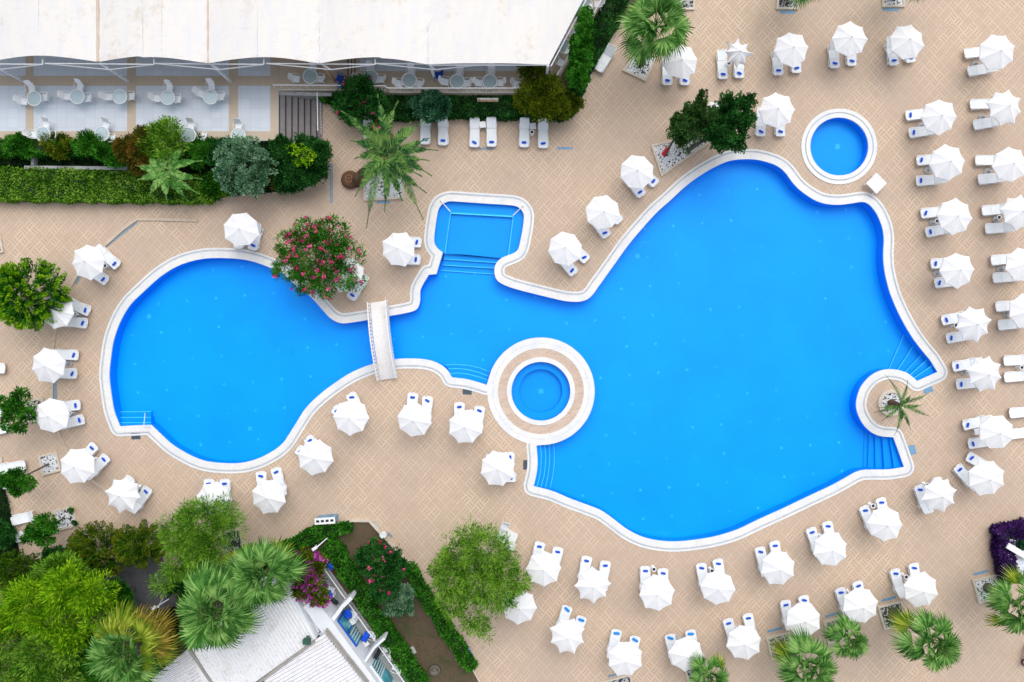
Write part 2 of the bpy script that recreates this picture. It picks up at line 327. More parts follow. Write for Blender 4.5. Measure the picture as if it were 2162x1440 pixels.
def wood_ring():
    t = NT('island_tiles'); mp = t.n('ShaderNodeMapping'); mp.inputs['Rotation'].default_value = (0, 0, R(-14)); t.l(t.pos(), mp.inputs[0])
    b = t.n('ShaderNodeTexBrick'); t.l(mp.outputs[0], b.inputs['Vector']); b.inputs['Scale'].default_value = 1; b.inputs['Brick Width'].default_value = .6; b.inputs['Row Height'].default_value = .15
    b.inputs['Mortar Size'].default_value = .012; b.inputs['Color1'].default_value = (.60, .46, .36, 1); b.inputs['Color2'].default_value = (.50, .37, .28, 1); b.inputs['Mortar'].default_value = (.68, .58, .50, 1)
    return t.bsdf(t.mix(t.ramp(t.noise(3, 5), [(.5, 0.0), (.7, .4)]), b.outputs[0], (.42, .31, .24)), .7)
M['wring'] = wood_ring()

# ------------------------------------------------------------ outlines
def smooth(pts, step=3.0):
    """pts: (x, y) or (x, y, 1) for a sharp corner; closed Catmull-Rom in pixels"""
    n = len(pts); out = []
    for i in range(n):
        p0, p1, p2, p3 = pts[i - 1], pts[i], pts[(i + 1) % n], pts[(i + 2) % n]
        a = np.array(p1[:2], float); b = np.array(p2[:2], float); L = np.linalg.norm(b - a)
        m1 = (b - np.array(p0[:2])) / 2 if len(p1) == 2 else (b - a)
        m2 = (np.array(p3[:2]) - a) / 2 if len(p2) == 2 else (b - a)
        l1 = np.linalg.norm(m1); l2 = np.linalg.norm(m2)
        if l1 > L: m1 = m1 * L / l1
        if l2 > L: m2 = m2 * L / l2
        k = max(1, int(L / step))
        for j in range(k):
            t = j / k
            out.append(tuple((2*t**3 - 3*t**2 + 1) * a + (t**3 - 2*t**2 + t) * m1 + (-2*t**3 + 3*t**2) * b + (t**3 - t**2) * m2))
    return out
def offset(poly, d):
    """outer offset of a closed outline, loops trimmed by true distance"""
    p = np.array(poly); n = len(p)
    if area(poly) < 0: p = p[::-1]
    nx = np.roll(p, -1, 0); e = nx - p; e /= np.linalg.norm(e, axis=1)[:, None] + 1e-9; nrm = np.stack([e[:, 1], -e[:, 0]], 1)
    out = []
    for i in range(n):
        n0, n1 = nrm[i - 1], nrm[i]; cr = n0[0] * n1[1] - n0[1] * n1[0]; dt = np.clip(np.dot(n0, n1), -1, 1)
        if cr > .15:
            a0 = math.atan2(n0[1], n0[0]); an = math.acos(dt); k = max(2, int(an / .2))
            for j in range(k + 1): out.append(p[i] + d * np.array([math.cos(a0 + an * j / k), math.sin(a0 + an * j / k)]))
        else:
            m = n0 + n1; m /= np.linalg.norm(m) + 1e-9; out.append(p[i] + d * m)
    out = np.array(out); keep = []
    for q in out:
        ap = q - p; t = np.clip((ap * (nx - p)).sum(1) / (((nx - p) ** 2).sum(1) + 1e-9), 0, 1)
        dist = np.linalg.norm(q - (p + t[:, None] * (nx - p)), axis=1).min()
        if dist > d - .35: keep.append(tuple(q))
    return keep
def circle(cx, cy, r, n=96): return [(cx + r * math.cos(2 * math.pi * i / n), cy + r * math.sin(2 * math.pi * i / n)) for i in range(n)]

MAIN = [(953.3,425.1),(1017.5,429.4),(1078.6,433.5),(1093.9,437.4),(1103,446.5),(1106.1,457.2),(1103.8,481.7),(1096.9,516.8),(1093.1,527.5),(1086.2,533.6),(1071,539.7),(1058.7,545.1),(1049.6,553.5),(1045,562.6),(1043.9,573.3),(1045.8,584),(1051.1,593.2),(1063,600.8),(1085.6,609.3),(1130,621),(1187,634.6),(1202,636.7),(1223.6,637),(1238.9,632.5),(1251,622.4),(1263,605.6),(1293.9,562.8),(1324.5,520),(1355,483.3),(1385.6,449.7),(1416,422.2),(1446.7,394.1),(1477,371.8),(1507.8,353.5),(1538.4,340.3),(1568.9,336.4),(1599.5,337.6),(1630,345.8),(1645.3,353.5),(1657.5,364.2),(1666.7,376.4),(1675.8,388.6),(1688,400.8),(1705.6,413.9),(1725,425),(1747.2,431.1),(1772,432.5),(1794.4,430),(1819.4,426.4),(1830.6,429.2),(1841.7,438.9),(1852.8,455.6),(1862.5,480.6),(1865.8,505.6),(1864.7,533.3),(1865.8,561),(1870.8,588.9),(1879.2,619.4),(1891.7,650),(1908.3,683.3),(1927.8,715.3),(1950,744.4),(1963.9,761.1),(1978.8,785.5,1),(1936,804.4,1),(1927.8,797),(1913.9,787.2),(1894.4,781),(1872,779.7),(1850,785.8),(1830.6,799.7),(1815.3,820.6),(1807.5,848.3),(1809.7,870.6),(1822,895.6),(1838.9,912.2),(1858.3,920.6),(1886,923.3,1),(1897,953.9),(1908.3,985.8,1),(1877.8,990.8),(1844.4,991.4),(1822,992.2),(1805.6,997),(1783.3,1009.4),(1755.6,1024.7),(1711,1045.6),(1655.6,1072),(1599.5,1097.5),(1553.6,1119),(1507.8,1132.7),(1462,1140.3),(1422,1143.3),(1385.6,1140.3),(1355,1132.7),(1324.5,1117.4),(1293.9,1094.5),(1269.5,1077.7),(1238.9,1065.4),(1202,1051.7),(1165.6,1036.4),(1126.8,1026.3,1),(1133.5,996.7),(1135,972),(1132.9,940.8,1)]
IC = (1142, 826); IR = 113.5
a0 = math.atan2(940.8 - IC[1], 1132.9 - IC[0]); a1 = math.atan2(812.4 - IC[1], 1027.5 - IC[0])
if a1 > 0: a1 -= 2 * math.pi
for i in range(1, 46):
    a = a0 + (a1 - a0) * i / 46; MAIN.append((IC[0] + IR * math.cos(a), IC[1] + IR * math.sin(a)))
MAIN += [(1027.5,812.4,1),(987.8,801),(954.2,796.5,1),(945,781.7),(926.7,767.5),(902,759.3),(871.7,756.8),(835,758.3),(789,767.5),(743.3,785.8),(706.7,808.8),(673,834.7),(645.6,862.2),(621,900),(595.8,937),(559,961.7),(519.5,975.4),(482.8,978.2),(437,973.9),(406.4,963.2),(366.7,940.3),(339.2,915.8),(319.3,896.9,1),(287,898),(253.6,900,1),(241.4,867),(233.8,821),(231.3,790),(233.8,760.6),(239.9,720.8),(253.6,681),(275,644.5),(305.6,613.9),(342.2,581.8),(382,558.9),(427.8,546.7),(473.6,545),(519.5,549),(560,561),(599.7,580.3),(624,601.7),(648.6,620),(667,638.3),(694.5,668.9),(709.7,679),(725,682.7),(743.3,681),(780,675),(822.8,667.4),(865.6,659),(880.8,652),(887,635.3),(888.5,610.8),(905.3,580.3,1),(921.5,578.8,1),(935.2,532.9,1),(925,525.3),(917.5,513),(917.5,494.7),(925,445.8),(932.8,432),(942,426.9)]
main = smooth(MAIN)
o_a, o_b, o_c, o_out = offset(main, 13.0), offset(main, 14.6), offset(main, 17.6), offset(main, 21.5)
RC = (1771.3, 309.6)

# ------------------------------------------------------------ ground, pools
big = [(-150, -150), (150, -150), (150, 150), (-150, 150)]
h_main = P(o_out); h_isl = P(circle(*IC, 90.5)); h_rnd = P(circle(*RC, 80))
SP = [(590, 199), (667, 199), (667, 300), (590, 300)]
tag(MB().sheet(big, 0, [h_main, h_isl, h_rnd]).build('paved_deck', M['deck']), kind='structure')
tag(MB().sheet([(-1500, -1500), (1500, -1500), (1500, 1500), (-1500, 1500)], -2.2).build('ground', M['soil']), kind='structure')
tag(MB().prism(P(o_a), -.05, .035, [P(main)]).prism(P(o_out), -.05, .036, [P(o_c)]).build('pool_coping', M['coping']), kind='structure')
tag(MB().sheet(P(o_c), .012, [P(o_b)]).build('pool_gutter', M['gutter']), kind='structure')
tag(MB().prism(P(o_b), -.05, .03, [P(o_a)]).build('gutter_edge', M['seam']), kind='structure')
jm = MB(); acc = 0; pr0 = None; mp_ = np.array(main); ccw_ = area(main) > 0; oc = np.array(o_c)
for i in range(len(main)):
    a = mp_[i]; b = mp_[(i + 1) % len(main)]; L0 = np.linalg.norm(b - a); acc += L0
    if acc > 34:
        acc = 0; t_ = (b - a) / L0; n_ = np.array([t_[1], -t_[0]]) * (1 if ccw_ else -1); far = a + n_ * 12.4
        if min(np.linalg.norm(oc - (a + n_ * 17.6), axis=1)) < 2.5 and np.linalg.norm(a - np.array(IC)) > 120:
            w0 = t_ * .35; jm.prism(P([a + n_ * .5 - w0, a + n_ * .5 + w0, far + w0, far - w0]), .03, .038)
tag(jm.build('coping_joints', M['seam']), kind='structure')
FZ = -.95; WZ = -.10
def basin(outline, fz, name, mat, mw):
    pts = P(outline); ccw = area(pts) > 0; n = len(pts)
    m = MB(); m.add([(p[0], p[1], -.04) for p in pts] + [(p[0], p[1], fz) for p in pts], [((i + 1) % n, i, n + i, n + (i + 1) % n) if ccw else (i, (i + 1) % n, n + (i + 1) % n, n + i) for i in range(n)])
    tag(m.build(name + '_walls', mw), kind='structure')
    tag(MB().sheet(pts, fz).build(name + '_floor', mat), kind='structure')
    tag(MB().sheet(pts, WZ).build('water', M['water']), kind='structure')
basin(main, FZ, 'main_pool', M['pool'], M['wall'])
basin(circle(*IC, 62), -.8, 'island_pool', M['pool2'], M['wall'])
tag(MB().prism(P(circle(*IC, 63)), -.8, -.4, [P(circle(*IC, 46))]).build('island_pool_ledge', M['pool2']), kind='structure')
basin(circle(*RC, 61.2), -.7, 'round_pool', M['pool2'], M['wall'])
tag(MB().prism(P(circle(*IC, 113.3)), -.04, .041, [P(circle(*IC, 90.5))]).build('island_coping', M['coping']), kind='structure')
tag(MB().prism(P(circle(*IC, 102)), .0, .044, [P(circle(*IC, 100.4))]).build('island_groove', M['seam']), kind='structure')
tag(MB().sheet(P(circle(*IC, 90.5)), .02, [P(circle(*IC, 72))]).build('island_paving', M['wring']), kind='structure')
tag(MB().prism(P(circle(*IC, 72)), -.05, .06, [P(circle(*IC, 62))]).build('island_pool_rim', M['coping']), kind='structure')
tag(MB().prism(P(circle(*RC, 70)), -.05, .06, [P(circle(*RC, 61.2))]).prism(P(circle(*RC, 80)), -.03, .05, [P(circle(*RC, 72.5))]).build('round_pool_coping', M['coping']), kind='structure')
tag(MB().sheet(P(circle(*RC, 72.5)), .02, [P(circle(*RC, 70))]).build('round_pool_gutter', M['gutter']), kind='structure')
# small square drains on the round pools' floors
for (x, y, z, lab) in ((IC[0], IC[1], -.795, 'pale square drain in the middle of the island pool floor'), (RC[0] - 3, RC[1], -.695, 'pale square drain in the middle of the small round pool floor')):
    tag(MB().box((*W(x, y, z).xy, z), (.36, .36, .02)).build('floor_drain', M['plate']), lab, 'drain')
for (x, y, mt, lab) in ((618, 743, 'ggrate', 'faint blue square drain in the middle of the left pool floor'), (315, 668, 'nosing', 'pale square drain plate at the upper left of the left pool floor'), (528, 905, 'nosing', 'pale square drain plate at the lower right of the left pool floor'),
                        (1346, 541, 'nosing', 'pale square drain plate on the big pool floor near the slanted edge'), (1249, 958, 'ggrate', 'dark square grille on the big pool floor near the lower island')):
    tag(MB().box((*W(x, y, FZ).xy, FZ + .01), (.3, .3, .02)).build('floor_drain', M['pool2' if mt == 'ggrate' else 'plate']), lab, 'drain')

# annex with bench ledge, and the flights of pool steps
ax = [(935.2,533.5),(923,526),(915.5,513),(915.5,494.7),(923,445),(931,430),(941,424),(953.3,423),(1078.6,431.5),(1095,435.4),(1105,445.5),(1108,457.2),(1105.8,481.7),(1098.9,516.8),(1094,529),(1087,535.6),(1062,545.5)]
inner = [(951.5,450),(1083.5,457.5),(1073,541),(939.5,536)]
rp = thing('annex_bench', 'blue tiled underwater bench round the square annex of the pool', 'pool bench', W(1010, 480, 0))
def prel(m, root, name, mat):
    o = m.build(name, mat); o.parent = root; o.matrix_parent_inverse = Matrix.Translation(-Vector(root.location)); return o
prel(MB().prism(P(ax, -.6), FZ + .003, -.5), rp, 'shallow_floor', M['pool2'])
prel(MB().prism(P(ax, -.4), -.5, -.34, [P(inner, -.4)]), rp, 'ledge', M['pool2'])
ns = MB()
for a, b in ((inner[0], inner[1]), (inner[0], inner[3]), (inner[1], inner[2])): ns.bar(W(*a, -.33), W(*b, -.33), .07 if a == inner[0] and b == inner[1] else .04, n=4)
prel(ns, rp, 'nosing', M['nosing'])
for (a, b, lab) in (((931, 424), (951, 447), 'thin white rope across the upper left corner of the pool annex'), ((1104, 435), (1083, 455), 'thin white rope across the upper right corner of the pool annex')):
    tag(MB().bar(W(*a, .08), W(*b, -.05), .035, n=5).lathe([(.05, -.05), (.07, .05), (.02, .12)], W(*a, .08), 8).build('corner_rope', M['white']), lab, 'rope')

def steps(lines, back, zs, lab, nosing=True, mat='pool2'):
    """lines: list of polylines (front edge of each tread, deepest first); back: the wall side polyline"""
    al = lines + [back]; root = thing('pool_steps', lab, 'pool steps', W(*al[0][0], 0))
    for i in range(len(lines)):
        z = zs[i] * .72; poly = P(al[i], z) + P(al[i + 1][::-1], z)
        o = prel(MB().prism(poly, FZ + .01, z), root, 'tread', M[mat])
    if nosing:
        for i in range(len(lines)):
            m = MB(); pp = [W(x, y, zs[i] * .72) for x, y in lines[i]]; pts = []
            m.tube(pp, .036, 4); prel(m, root, 'nosing', M['nosing'])
steps([[(931, 571), (1046, 579)], [(934, 559.6), (1044, 566.4)], [(937, 547), (1049, 554.7)], [(938, 536), (1064, 543.5)]], [(937, 531), (1078, 538.5)], [-1.2, -1.0, -.8, -.62], 'three straight pool steps below the square annex')
steps([[(251, 869.5), (319, 869)], [(252, 881.5), (319, 881)], [(253, 892.5), (319, 892)]], [(254, 902), (320, 899)], [-1.0, -.7, -.4], 'straight pool steps with rail in the left pool corner')
steps([[(940.4, 770.6), (962, 769.5), (987.8, 771), (1012, 776.5), (1033, 784.3)], [(946.5, 778.8), (966, 778), (987.8, 780.3), (1012, 786.5), (1032, 794.4)], [(951, 788.3), (968, 787.5), (987.8, 789.8), (1012, 796), (1031, 803)]], [(953, 799), (972, 800), (988, 803), (1010, 809), (1029, 815)], [-1.05, -.75, -.45], 'curved pool steps left of the round island')
steps([[(1168.6, 936), (1170.5, 960), (1170, 981.4), (1167, 1006), (1161, 1034)], [(1159.4, 938), (1161, 960), (1160, 981.4), (1157, 1006), (1151, 1032)], [(1150.3, 939), (1152.3, 960), (1151.8, 981.4), (1148.5, 1006), (1142, 1030)], [(1141, 939), (1143, 960), (1142.6, 978.3), (1140, 1004), (1133.5, 1028)]], [(1131, 939), (1134, 960), (1134, 978), (1131, 1004), (1125, 1027)], [-1.15, -.9, -.65, -.4], 'curved pool steps below the round island')
steps([[(1876, 780), (1914, 694)], [(1894.4, 782), (1932, 724)], [(1909, 787), (1949, 745)], [(1919.4, 793), (1960, 757)], [(1928.6, 799), (1969, 771)]], [(1938, 806), (1981, 786)], [-1.2, -1.05, -.85, -.6, -.35], 'fan shaped pool steps above the palm bay', True)
steps([[(1826, 895), (1822, 994)], [(1834.7, 908), (1832, 993.5)], [(1847, 917), (1848.6, 993)], [(1862.5, 921), (1867, 993)], [(1877.8, 923), (1888, 992)]], [(1888, 922), (1910, 988)], [-1.25, -1.1, -.9, -.65, -.4], 'fan shaped pool steps below the palm bay', False)
hr = thing('pool_handrail', 'thin steel handrail at the left pool corner steps', 'handrail', W(306, 902, 0))
prel(MB().tube([W(316, 901, .1), W(303, 903, .8), W(305, 886, .75), W(306, 874, .3), W(306, 872, -.6)], .025), hr, 'rail', M['steel'])

# floor grates and drain channels on the deck
def rectpx(cx, cy, w_, h_, ang): # ang in degrees, image clockwise
    c, s = math.cos(R(ang)), math.sin(R(ang))
    return [(cx + x * c - y * s, cy + x * s + y * c) for x, y in ((-w_/2, -h_/2), (w_/2, -h_/2), (w_/2, h_/2), (-w_/2, h_/2))]
for (x, y, w_, h_, a, mt, lab) in (
    (986.5, 826.5, 19, 13, 3, 'grate', 'dark square floor grate left of the round island'),
    (1110.7, 981.5, 12, 20, 0, 'grate', 'dark floor grate beside the coping below the round island'),
    (287, 921, 19, 13, -2, 'grate', 'dark floor grate by the left pool steps'),
    (1959.5, 822.5, 20, 13, -16, 'bgrate', 'blue floor grate above right of the bay palm'),
    (1925.5, 950, 15, 20, -14, 'bgrate', 'blue floor grate below right of the bay palm'),
    (699.5, 387, 6, 84, 0, 'ggrate', 'long narrow drain grille left of the big date palm'),
    (1193, 313, 32, 5, 1, 'bgrate', 'short blue drain grille right of the hedge loungers'),
    (1025, 314, 32, 5, -1, 'ggrate', 'short grey drain grille below the middle hedge loungers'),
    (809, 427, 28, 5, 0, 'bgrate', 'blue drain grille below the date palm planter'),
    (1663, 26, 32, 6, 1, 'bgrate', 'blue drain grille below the left planter at the top edge'),
    (1881, 20.5, 34, 6, 1, 'bgrate', 'blue drain grille below the right planter at the top edge'),
    (2071, 1209, 32, 5, -14, 'bgrate', 'blue drain grille above the rightmost planter'),
    (1876.5, 1264.5, 32, 5, -14, 'bgrate', 'blue drain grille above the planter with the bare leaning trunk'),
    (1757, 1298, 30, 4.5, -16, 'bgrate', 'blue drain grille above the small palm planter'),
    (1636.5, 1329.5, 32, 5, -14, 'bgrate', 'blue drain grille above the bottom planter with grass'),
    (1294, 1425.5, 22, 5, -14, 'ggrate', 'grey drain grille at the bottom edge under the parasols'),
    (254, 497, 90, 4.5, -38, 'ggrate', 'long slanting drain channel beside the kerb above the left pool'),
    (116.5, 822, 8, 48, -1, 'ggrate', 'drain channel beside the kerb left of the left pool'),
    (165, 590, 5, 20, 30, 'ggrate', 'short drain channel beside the kerb below the leftmost parasol')):
    tag(MB().prism(P(rectpx(x, y, w_, h_, a)), -.01, .012).build('drain_grate', M[mt]), lab, 'drain grate')
def ribbon(pts, wpx, z0, z1):
    m = MB()
    for (a, b) in zip(pts[:-1], pts[1:]):
        A = np.array(a, float); B = np.array(b, float); d = (B - A) / np.linalg.norm(B - A); n = np.array([-d[1], d[0]]) * wpx / 2; e = d * wpx * .2
        m.prism(P([A - e - n, B + e - n, B + e + n, A - e + n]), z0, z1 - .002 * (len(m.v) % 3))
    return m
for pts, lab in (([(416, 466), (350, 464), (290, 463), (262, 483), (213, 526), (165, 579), (150, 604), (135, 640)], 'beige stone kerb stepping round the upper side of the left pool'),
                 ([(119, 690), (113, 735), (111, 800), (110, 846)], 'beige stone kerb west of the left pool'),
                 ([(124, 912), (145, 957)], 'short beige kerb between two parasols west of the left pool'),
                 ([(190, 1010), (228, 1037)], 'short beige kerb below left of the left pool'),
                 ([(283, 1077), (332, 1108)], 'beige kerb running down to the feathery tree')):
    tag(ribbon(pts, 5.5, 0, .10).build('kerb', M['kerb']), lab, 'kerb')

# ------------------------------------------------------------ foliage engine
def leafmesh(name, Pn, D, L, Wd, mat, parent, rng, fold=.0):
    n = len(Pn); D = D / (np.linalg.norm(D, axis=1)[:, None] + 1e-9)
    S = np.cross(D, rng.normal(size=(n, 3)) + np.array([0, 0, 1.2])); S /= np.linalg.norm(S, axis=1)[:, None] + 1e-9
    # side vector lies roughly horizontal so that leaves show their faces to the sky
    H = np.cross(D, np.array([0, 0, 1.0]) + rng.normal(size=(n, 3)) * .55); H /= np.linalg.norm(H, axis=1)[:, None] + 1e-9
    S = H
    L = np.broadcast_to(L, (n,))[:, None] * rng.uniform(.65, 1.3, (n, 1)); Wd = np.broadcast_to(Wd, (n,))[:, None] * rng.uniform(.7, 1.3, (n, 1))
    v = np.empty((n, 4, 3)); v[:, 0] = Pn; v[:, 1] = Pn + D * L * .5 + S * Wd / 2; v[:, 2] = Pn + D * L; v[:, 3] = Pn + D * L * .5 - S * Wd / 2
    me = bpy.data.meshes.new(name); me.vertices.add(n * 4); me.vertices.foreach_set('co', v.reshape(-1).astype(np.float32))
    me.loops.add(n * 4); me.loops.foreach_set('vertex_index', np.arange(n * 4, dtype=np.int32))
    me.polygons.add(n); me.polygons.foreach_set('loop_start', np.arange(0, n * 4, 4, dtype=np.int32)); me.polygons.foreach_set('loop_total', np.full(n, 4, dtype=np.int32))
    me.update(calc_edges=True); me.materials.append(mat)
    o = bpy.data.objects.new(name, me); COL.objects.link(o)
    if parent: o.parent = parent
    return o
def clumps(lobes, nc, per, cr, rng, low=-.25, inner=.55):
    """clump centres near the surface of overlapping ellipsoids, then leaves around every centre"""
    lb = np.array(lobes, float); wgt = lb[:, 3] * lb[:, 4]; ch = rng.choice(len(lb), nc, p=wgt / wgt.sum())
    d = rng.normal(size=(nc, 3)); d /= np.linalg.norm(d, axis=1)[:, None]; d[:, 2] = np.where(d[:, 2] < low, -d[:, 2], d[:, 2])
    rr = rng.uniform(inner, 1.0, (nc, 1)) ** .6
    c = lb[ch, :3] + d * lb[ch, 3:6] * rr
    k = rng.normal(size=(nc * per, 3)); k /= np.linalg.norm(k, axis=1)[:, None]
    off = k * cr * rng.uniform(.2, 1, (nc * per, 1)) * np.repeat(rng.uniform(.6, 1.4, (nc, 1)), per, 0)
    pts = np.repeat(c, per, 0) + off
    dirs = np.repeat(d, per, 0) * .7 + k + np.array([0, 0, .25])
    return pts, dirs, c, d
def split_lobes(c, r, k, rng, flat=.6, jag=.45):
    L = [(c[0], c[1], c[2], r[0] * .64, r[1] * .64, r[2] * .8)]
    for i in range(k):
        a = 2 * math.pi * (i + rng.uniform(-.3, .3)) / k; q = rng.uniform(.52, .82); s = rng.uniform(.22, jag)
        L.append((c[0] + r[0] * q * math.cos(a), c[1] + r[1] * q * math.sin(a), c[2] + r[2] * rng.uniform(-.3, .5), r[0] * s, r[1] * s, r[2] * s * 1.1))
    return L
def limbs(m, base, top, ends, r, rng):
    base = Vector(base); top = Vector(top); mid = (base + top) / 2 + Vector((rng.uniform(-.1, .1), rng.uniform(-.1, .1), 0))
    m.tube([base, mid, top], n=8, radii=[r, r * .8, r * .62])
    for e in ends:
        e = Vector(e); q = (top + e) / 2 + Vector((0, 0, .15)); m.tube([top - (top - mid) * rng.uniform(0, .5), q, e], n=5, radii=[r * .45, r * .28, r * .1])
TREESEED = [100]
def tree(name, label, cat, cpx, rpx, top, mat, base=None, leaf=(.16, .07), nc=260, per=34, cr=.38, depth=None, k=7, group=None, fl=None, flat=.6, trunk_r=.14, tmat='trunk', jag=.45, hang=0, inner=.42, lobes_px=None, low=-.25):
    TREESEED[0] += 1; rng = np.random.default_rng(TREESEED[0])
    rx, ry = (rpx if isinstance(rpx, tuple) else (rpx, rpx)); depth = depth or min(top * .45, (rad(rx) + rad(ry)) / 2 * flat)
    zc = top - depth
    c = W(*cpx, zc + depth * .4); b = W(*base, 0) if base else Vector((c.x, c.y, 0))
    root = thing(name, label, cat, b, 0, group)
    cc = (c.x - b.x, c.y - b.y, zc)
    if lobes_px:
        lobes = []
        for (x, y, r_, zf) in lobes_px:
            q = W(x, y, zc + zf); lobes.append((q.x - b.x, q.y - b.y, zc + zf, rad(r_, zc), rad(r_, zc), depth * .7))
    else: lobes = split_lobes(cc, (rad(rx, zc), rad(ry, zc), depth), k, rng, jag=jag)
    nc = int(nc * 1.35); cr = cr * .82
    pts, dirs, cs, ds = clumps(lobes, nc, per, cr, rng, inner=inner, low=low)
    if hang: dirs[:, 2] -= hang
    pts[:, 2] = np.maximum(pts[:, 2], .08)
    m = MB(); ends = [tuple(cs[i] * .8 + np.array(cc) * .2) for i in rng.choice(len(cs), min(14, len(cs)), replace=False)]
    limbs(m, (0, 0, 0), (cc[0] * .75, cc[1] * .75, max(.3, zc - depth * .3)), ends, trunk_r, rng); m.build('trunk', M[tmat], root, smooth=True)
    leafmesh('crown', pts, dirs, leaf[0] * 1.15, leaf[1] * 1.25, M[mat], root, rng)
    if fl:
        fmat, nf, fs = fl[:3]; idx = rng.choice(len(cs), nf); fp = cs[idx] + ds[idx] * cr * .9; fp = np.repeat(fp, 9, 0) + rng.normal(size=(nf * 9, 3)) * fs * .45
        tag(leafmesh('flowers', fp, rng.normal(size=(nf * 9, 3)) + np.array([0, 0, .6]), fs * 1.3, fs, M[fmat], root, rng), kind='stuff')
    return root
def plume_tree(name, label, cat, cpx, rpx, top, mat, base=None, n=90, plen=(.8, 1.3), pw=.2, per=70, depth=None, leaf=(.13, .05), group=None, lobes_px=None, spread=.9, trunk_r=.14, lean=(0, 0), tipmat=None):
    per = int(per * 1.25)
    TREESEED[0] += 1; rng = np.random.default_rng(TREESEED[0])
    rx, ry = (rpx if isinstance(rpx, tuple) else (rpx, rpx)); depth = depth or rad(rx) * .7; zc = top - depth
    c = W(*cpx, zc + depth * .4); b = W(*base, 0) if base else Vector((c.x, c.y, 0)); root = thing(name, label, cat, b, 0, group)
    cc = np.array((c.x - b.x, c.y - b.y, zc)); A = []; D = []; 
    lobes = [(cc[0], cc[1], zc, rad(rx, zc), rad(ry, zc), depth)] if not lobes_px else [(W(x, y, zc).x - b.x, W(x, y, zc).y - b.y, zc, rad(r_, zc), rad(r_, zc), depth) for (x, y, r_) in lobes_px]
    lb = np.array(lobes); ch = rng.choice(len(lb), n, p=lb[:, 3] ** 2 / (lb[:, 3] ** 2).sum())
    d = rng.normal(size=(n, 3)); d[:, 2] = np.abs(d[:, 2]) * .9 + .05; d /= np.linalg.norm(d, axis=1)[:, None]
    pl = rng.uniform(plen[0], plen[1], n)
    tip = lb[ch, :3] + d * lb[ch, 3:6]; ax = d * np.array([spread, spread, .55]) + np.array([lean[0], lean[1], .12]) + rng.normal(size=(n, 3)) * .18; ax /= np.linalg.norm(ax, axis=1)[:, None]
    t = rng.uniform(0, 1, (n, per, 1)); u = rng.normal(size=(n, per, 3)); u -= (u * ax[:, None]).sum(2)[:, :, None] * ax[:, None]; u /= np.linalg.norm(u, axis=2)[:, :, None]
    prof = pw * np.sqrt(np.clip(1 - t, .02, 1)) * np.minimum(1, t * 3 + .35)
    pts = tip[:, None] - ax[:, None] * pl[:, None, None] * (1 - t) + u * prof; dirs = ax[:, None] * 1.1 + u * .8 + np.zeros_like(pts)
    pts = pts.reshape(-1, 3); pts[:, 2] = np.maximum(pts[:, 2], .06)
    m = MB(); limbs(m, (0, 0, 0), tuple(cc * np.array([.8, .8, .7])), [tuple(tip[i] - ax[i] * pl[i]) for i in rng.choice(n, min(12, n), replace=False)], trunk_r, rng); m.build('trunk', M['trunk'], root, smooth=True)
    tt = t.reshape(-1); dd = dirs.reshape(-1, 3); hi = tt > .72
    leafmesh('crown', pts[~hi], dd[~hi], leaf[0] * 1.3, leaf[1] * 1.6, M[mat], root, rng)
    leafmesh('new_growth', pts[hi], dd[hi], leaf[0] * 1.1, leaf[1] * 1.4, M[tipmat or mat], root, rng); return root
def hedge(name, label, poly, h, mat, dens=110, leaf=(.17, .085), base_z=0.0, cat='hedge', group=None, bump=.12):
    TREESEED[0] += 1; rng = np.random.default_rng(TREESEED[0]); zt = base_z + h
    pts = np.array([tuple(p) for p in P(poly, zt)]); cen = pts.mean(0); root = thing(name, label, cat, (cen[0], cen[1], base_z), 0, group)
    rel = pts - cen; A = abs(area(rel)); xmin, ymin = rel.min(0); xmax, ymax = rel.max(0)
    dens = dens * 1.9; need = int(A * dens); S = []
    def inside(q):
        x, y = q[:, 0], q[:, 1]; r_ = np.zeros(len(q), bool); j = len(rel) - 1
        for i in range(len(rel)):
            xi, yi = rel[i]; xj, yj = rel[j]; cnd = ((yi > y) != (yj > y)) & (x < (xj - xi) * (y - yi) / (yj - yi + 1e-12) + xi); r_ ^= cnd; j = i
        return r_
    q = rng.uniform((xmin, ymin), (xmax, ymax), (int(need * 3 * (xmax - xmin) * (ymax - ymin) / A / 2) + 50, 2)); q = q[inside(q)][:need]
    z = h + bump * (np.sin(q[:, 0] * 3.1 + 1.3 * np.sin(q[:, 1] * 2.3)) + np.sin(q[:, 1] * 4.2 + q[:, 0])) * .5 - rng.uniform(0, .22, len(q)) ** 1
    top = np.column_stack([q, z]); td = rng.normal(size=(len(q), 3)) * .8 + np.array([0, 0, .9]); E = []; ED = []
    for i in range(len(rel)):
        a, b = rel[i], rel[(i + 1) % len(rel)]; L = np.linalg.norm(b - a); k = int(L * h * dens * .8)
        if k < 1: continue
        t = rng.uniform(0, 1, (k, 1)); p = a + (b - a) * t; nrm = np.array([(b - a)[1], -(b - a)[0]]) / (L + 1e-9) * (1 if area(rel) > 0 else -1)
        p = p + nrm * (np.sin(t * L * 3 + i) * .06 + rng.uniform(-.1, .08, (k, 1))); E.append(np.column_stack([p, rng.uniform(.05, h, k)])); ED.append(np.column_stack([np.tile(nrm, (k, 1)), np.full(k, .3)]) + rng.normal(size=(k, 3)) * .6)
    pts3 = np.vstack([top] + E); d3 = np.vstack([td] + ED)
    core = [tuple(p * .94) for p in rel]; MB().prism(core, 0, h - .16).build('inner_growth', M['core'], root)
    leafmesh('foliage', pts3, d3, leaf[0], leaf[1], M[mat], root, rng); return root

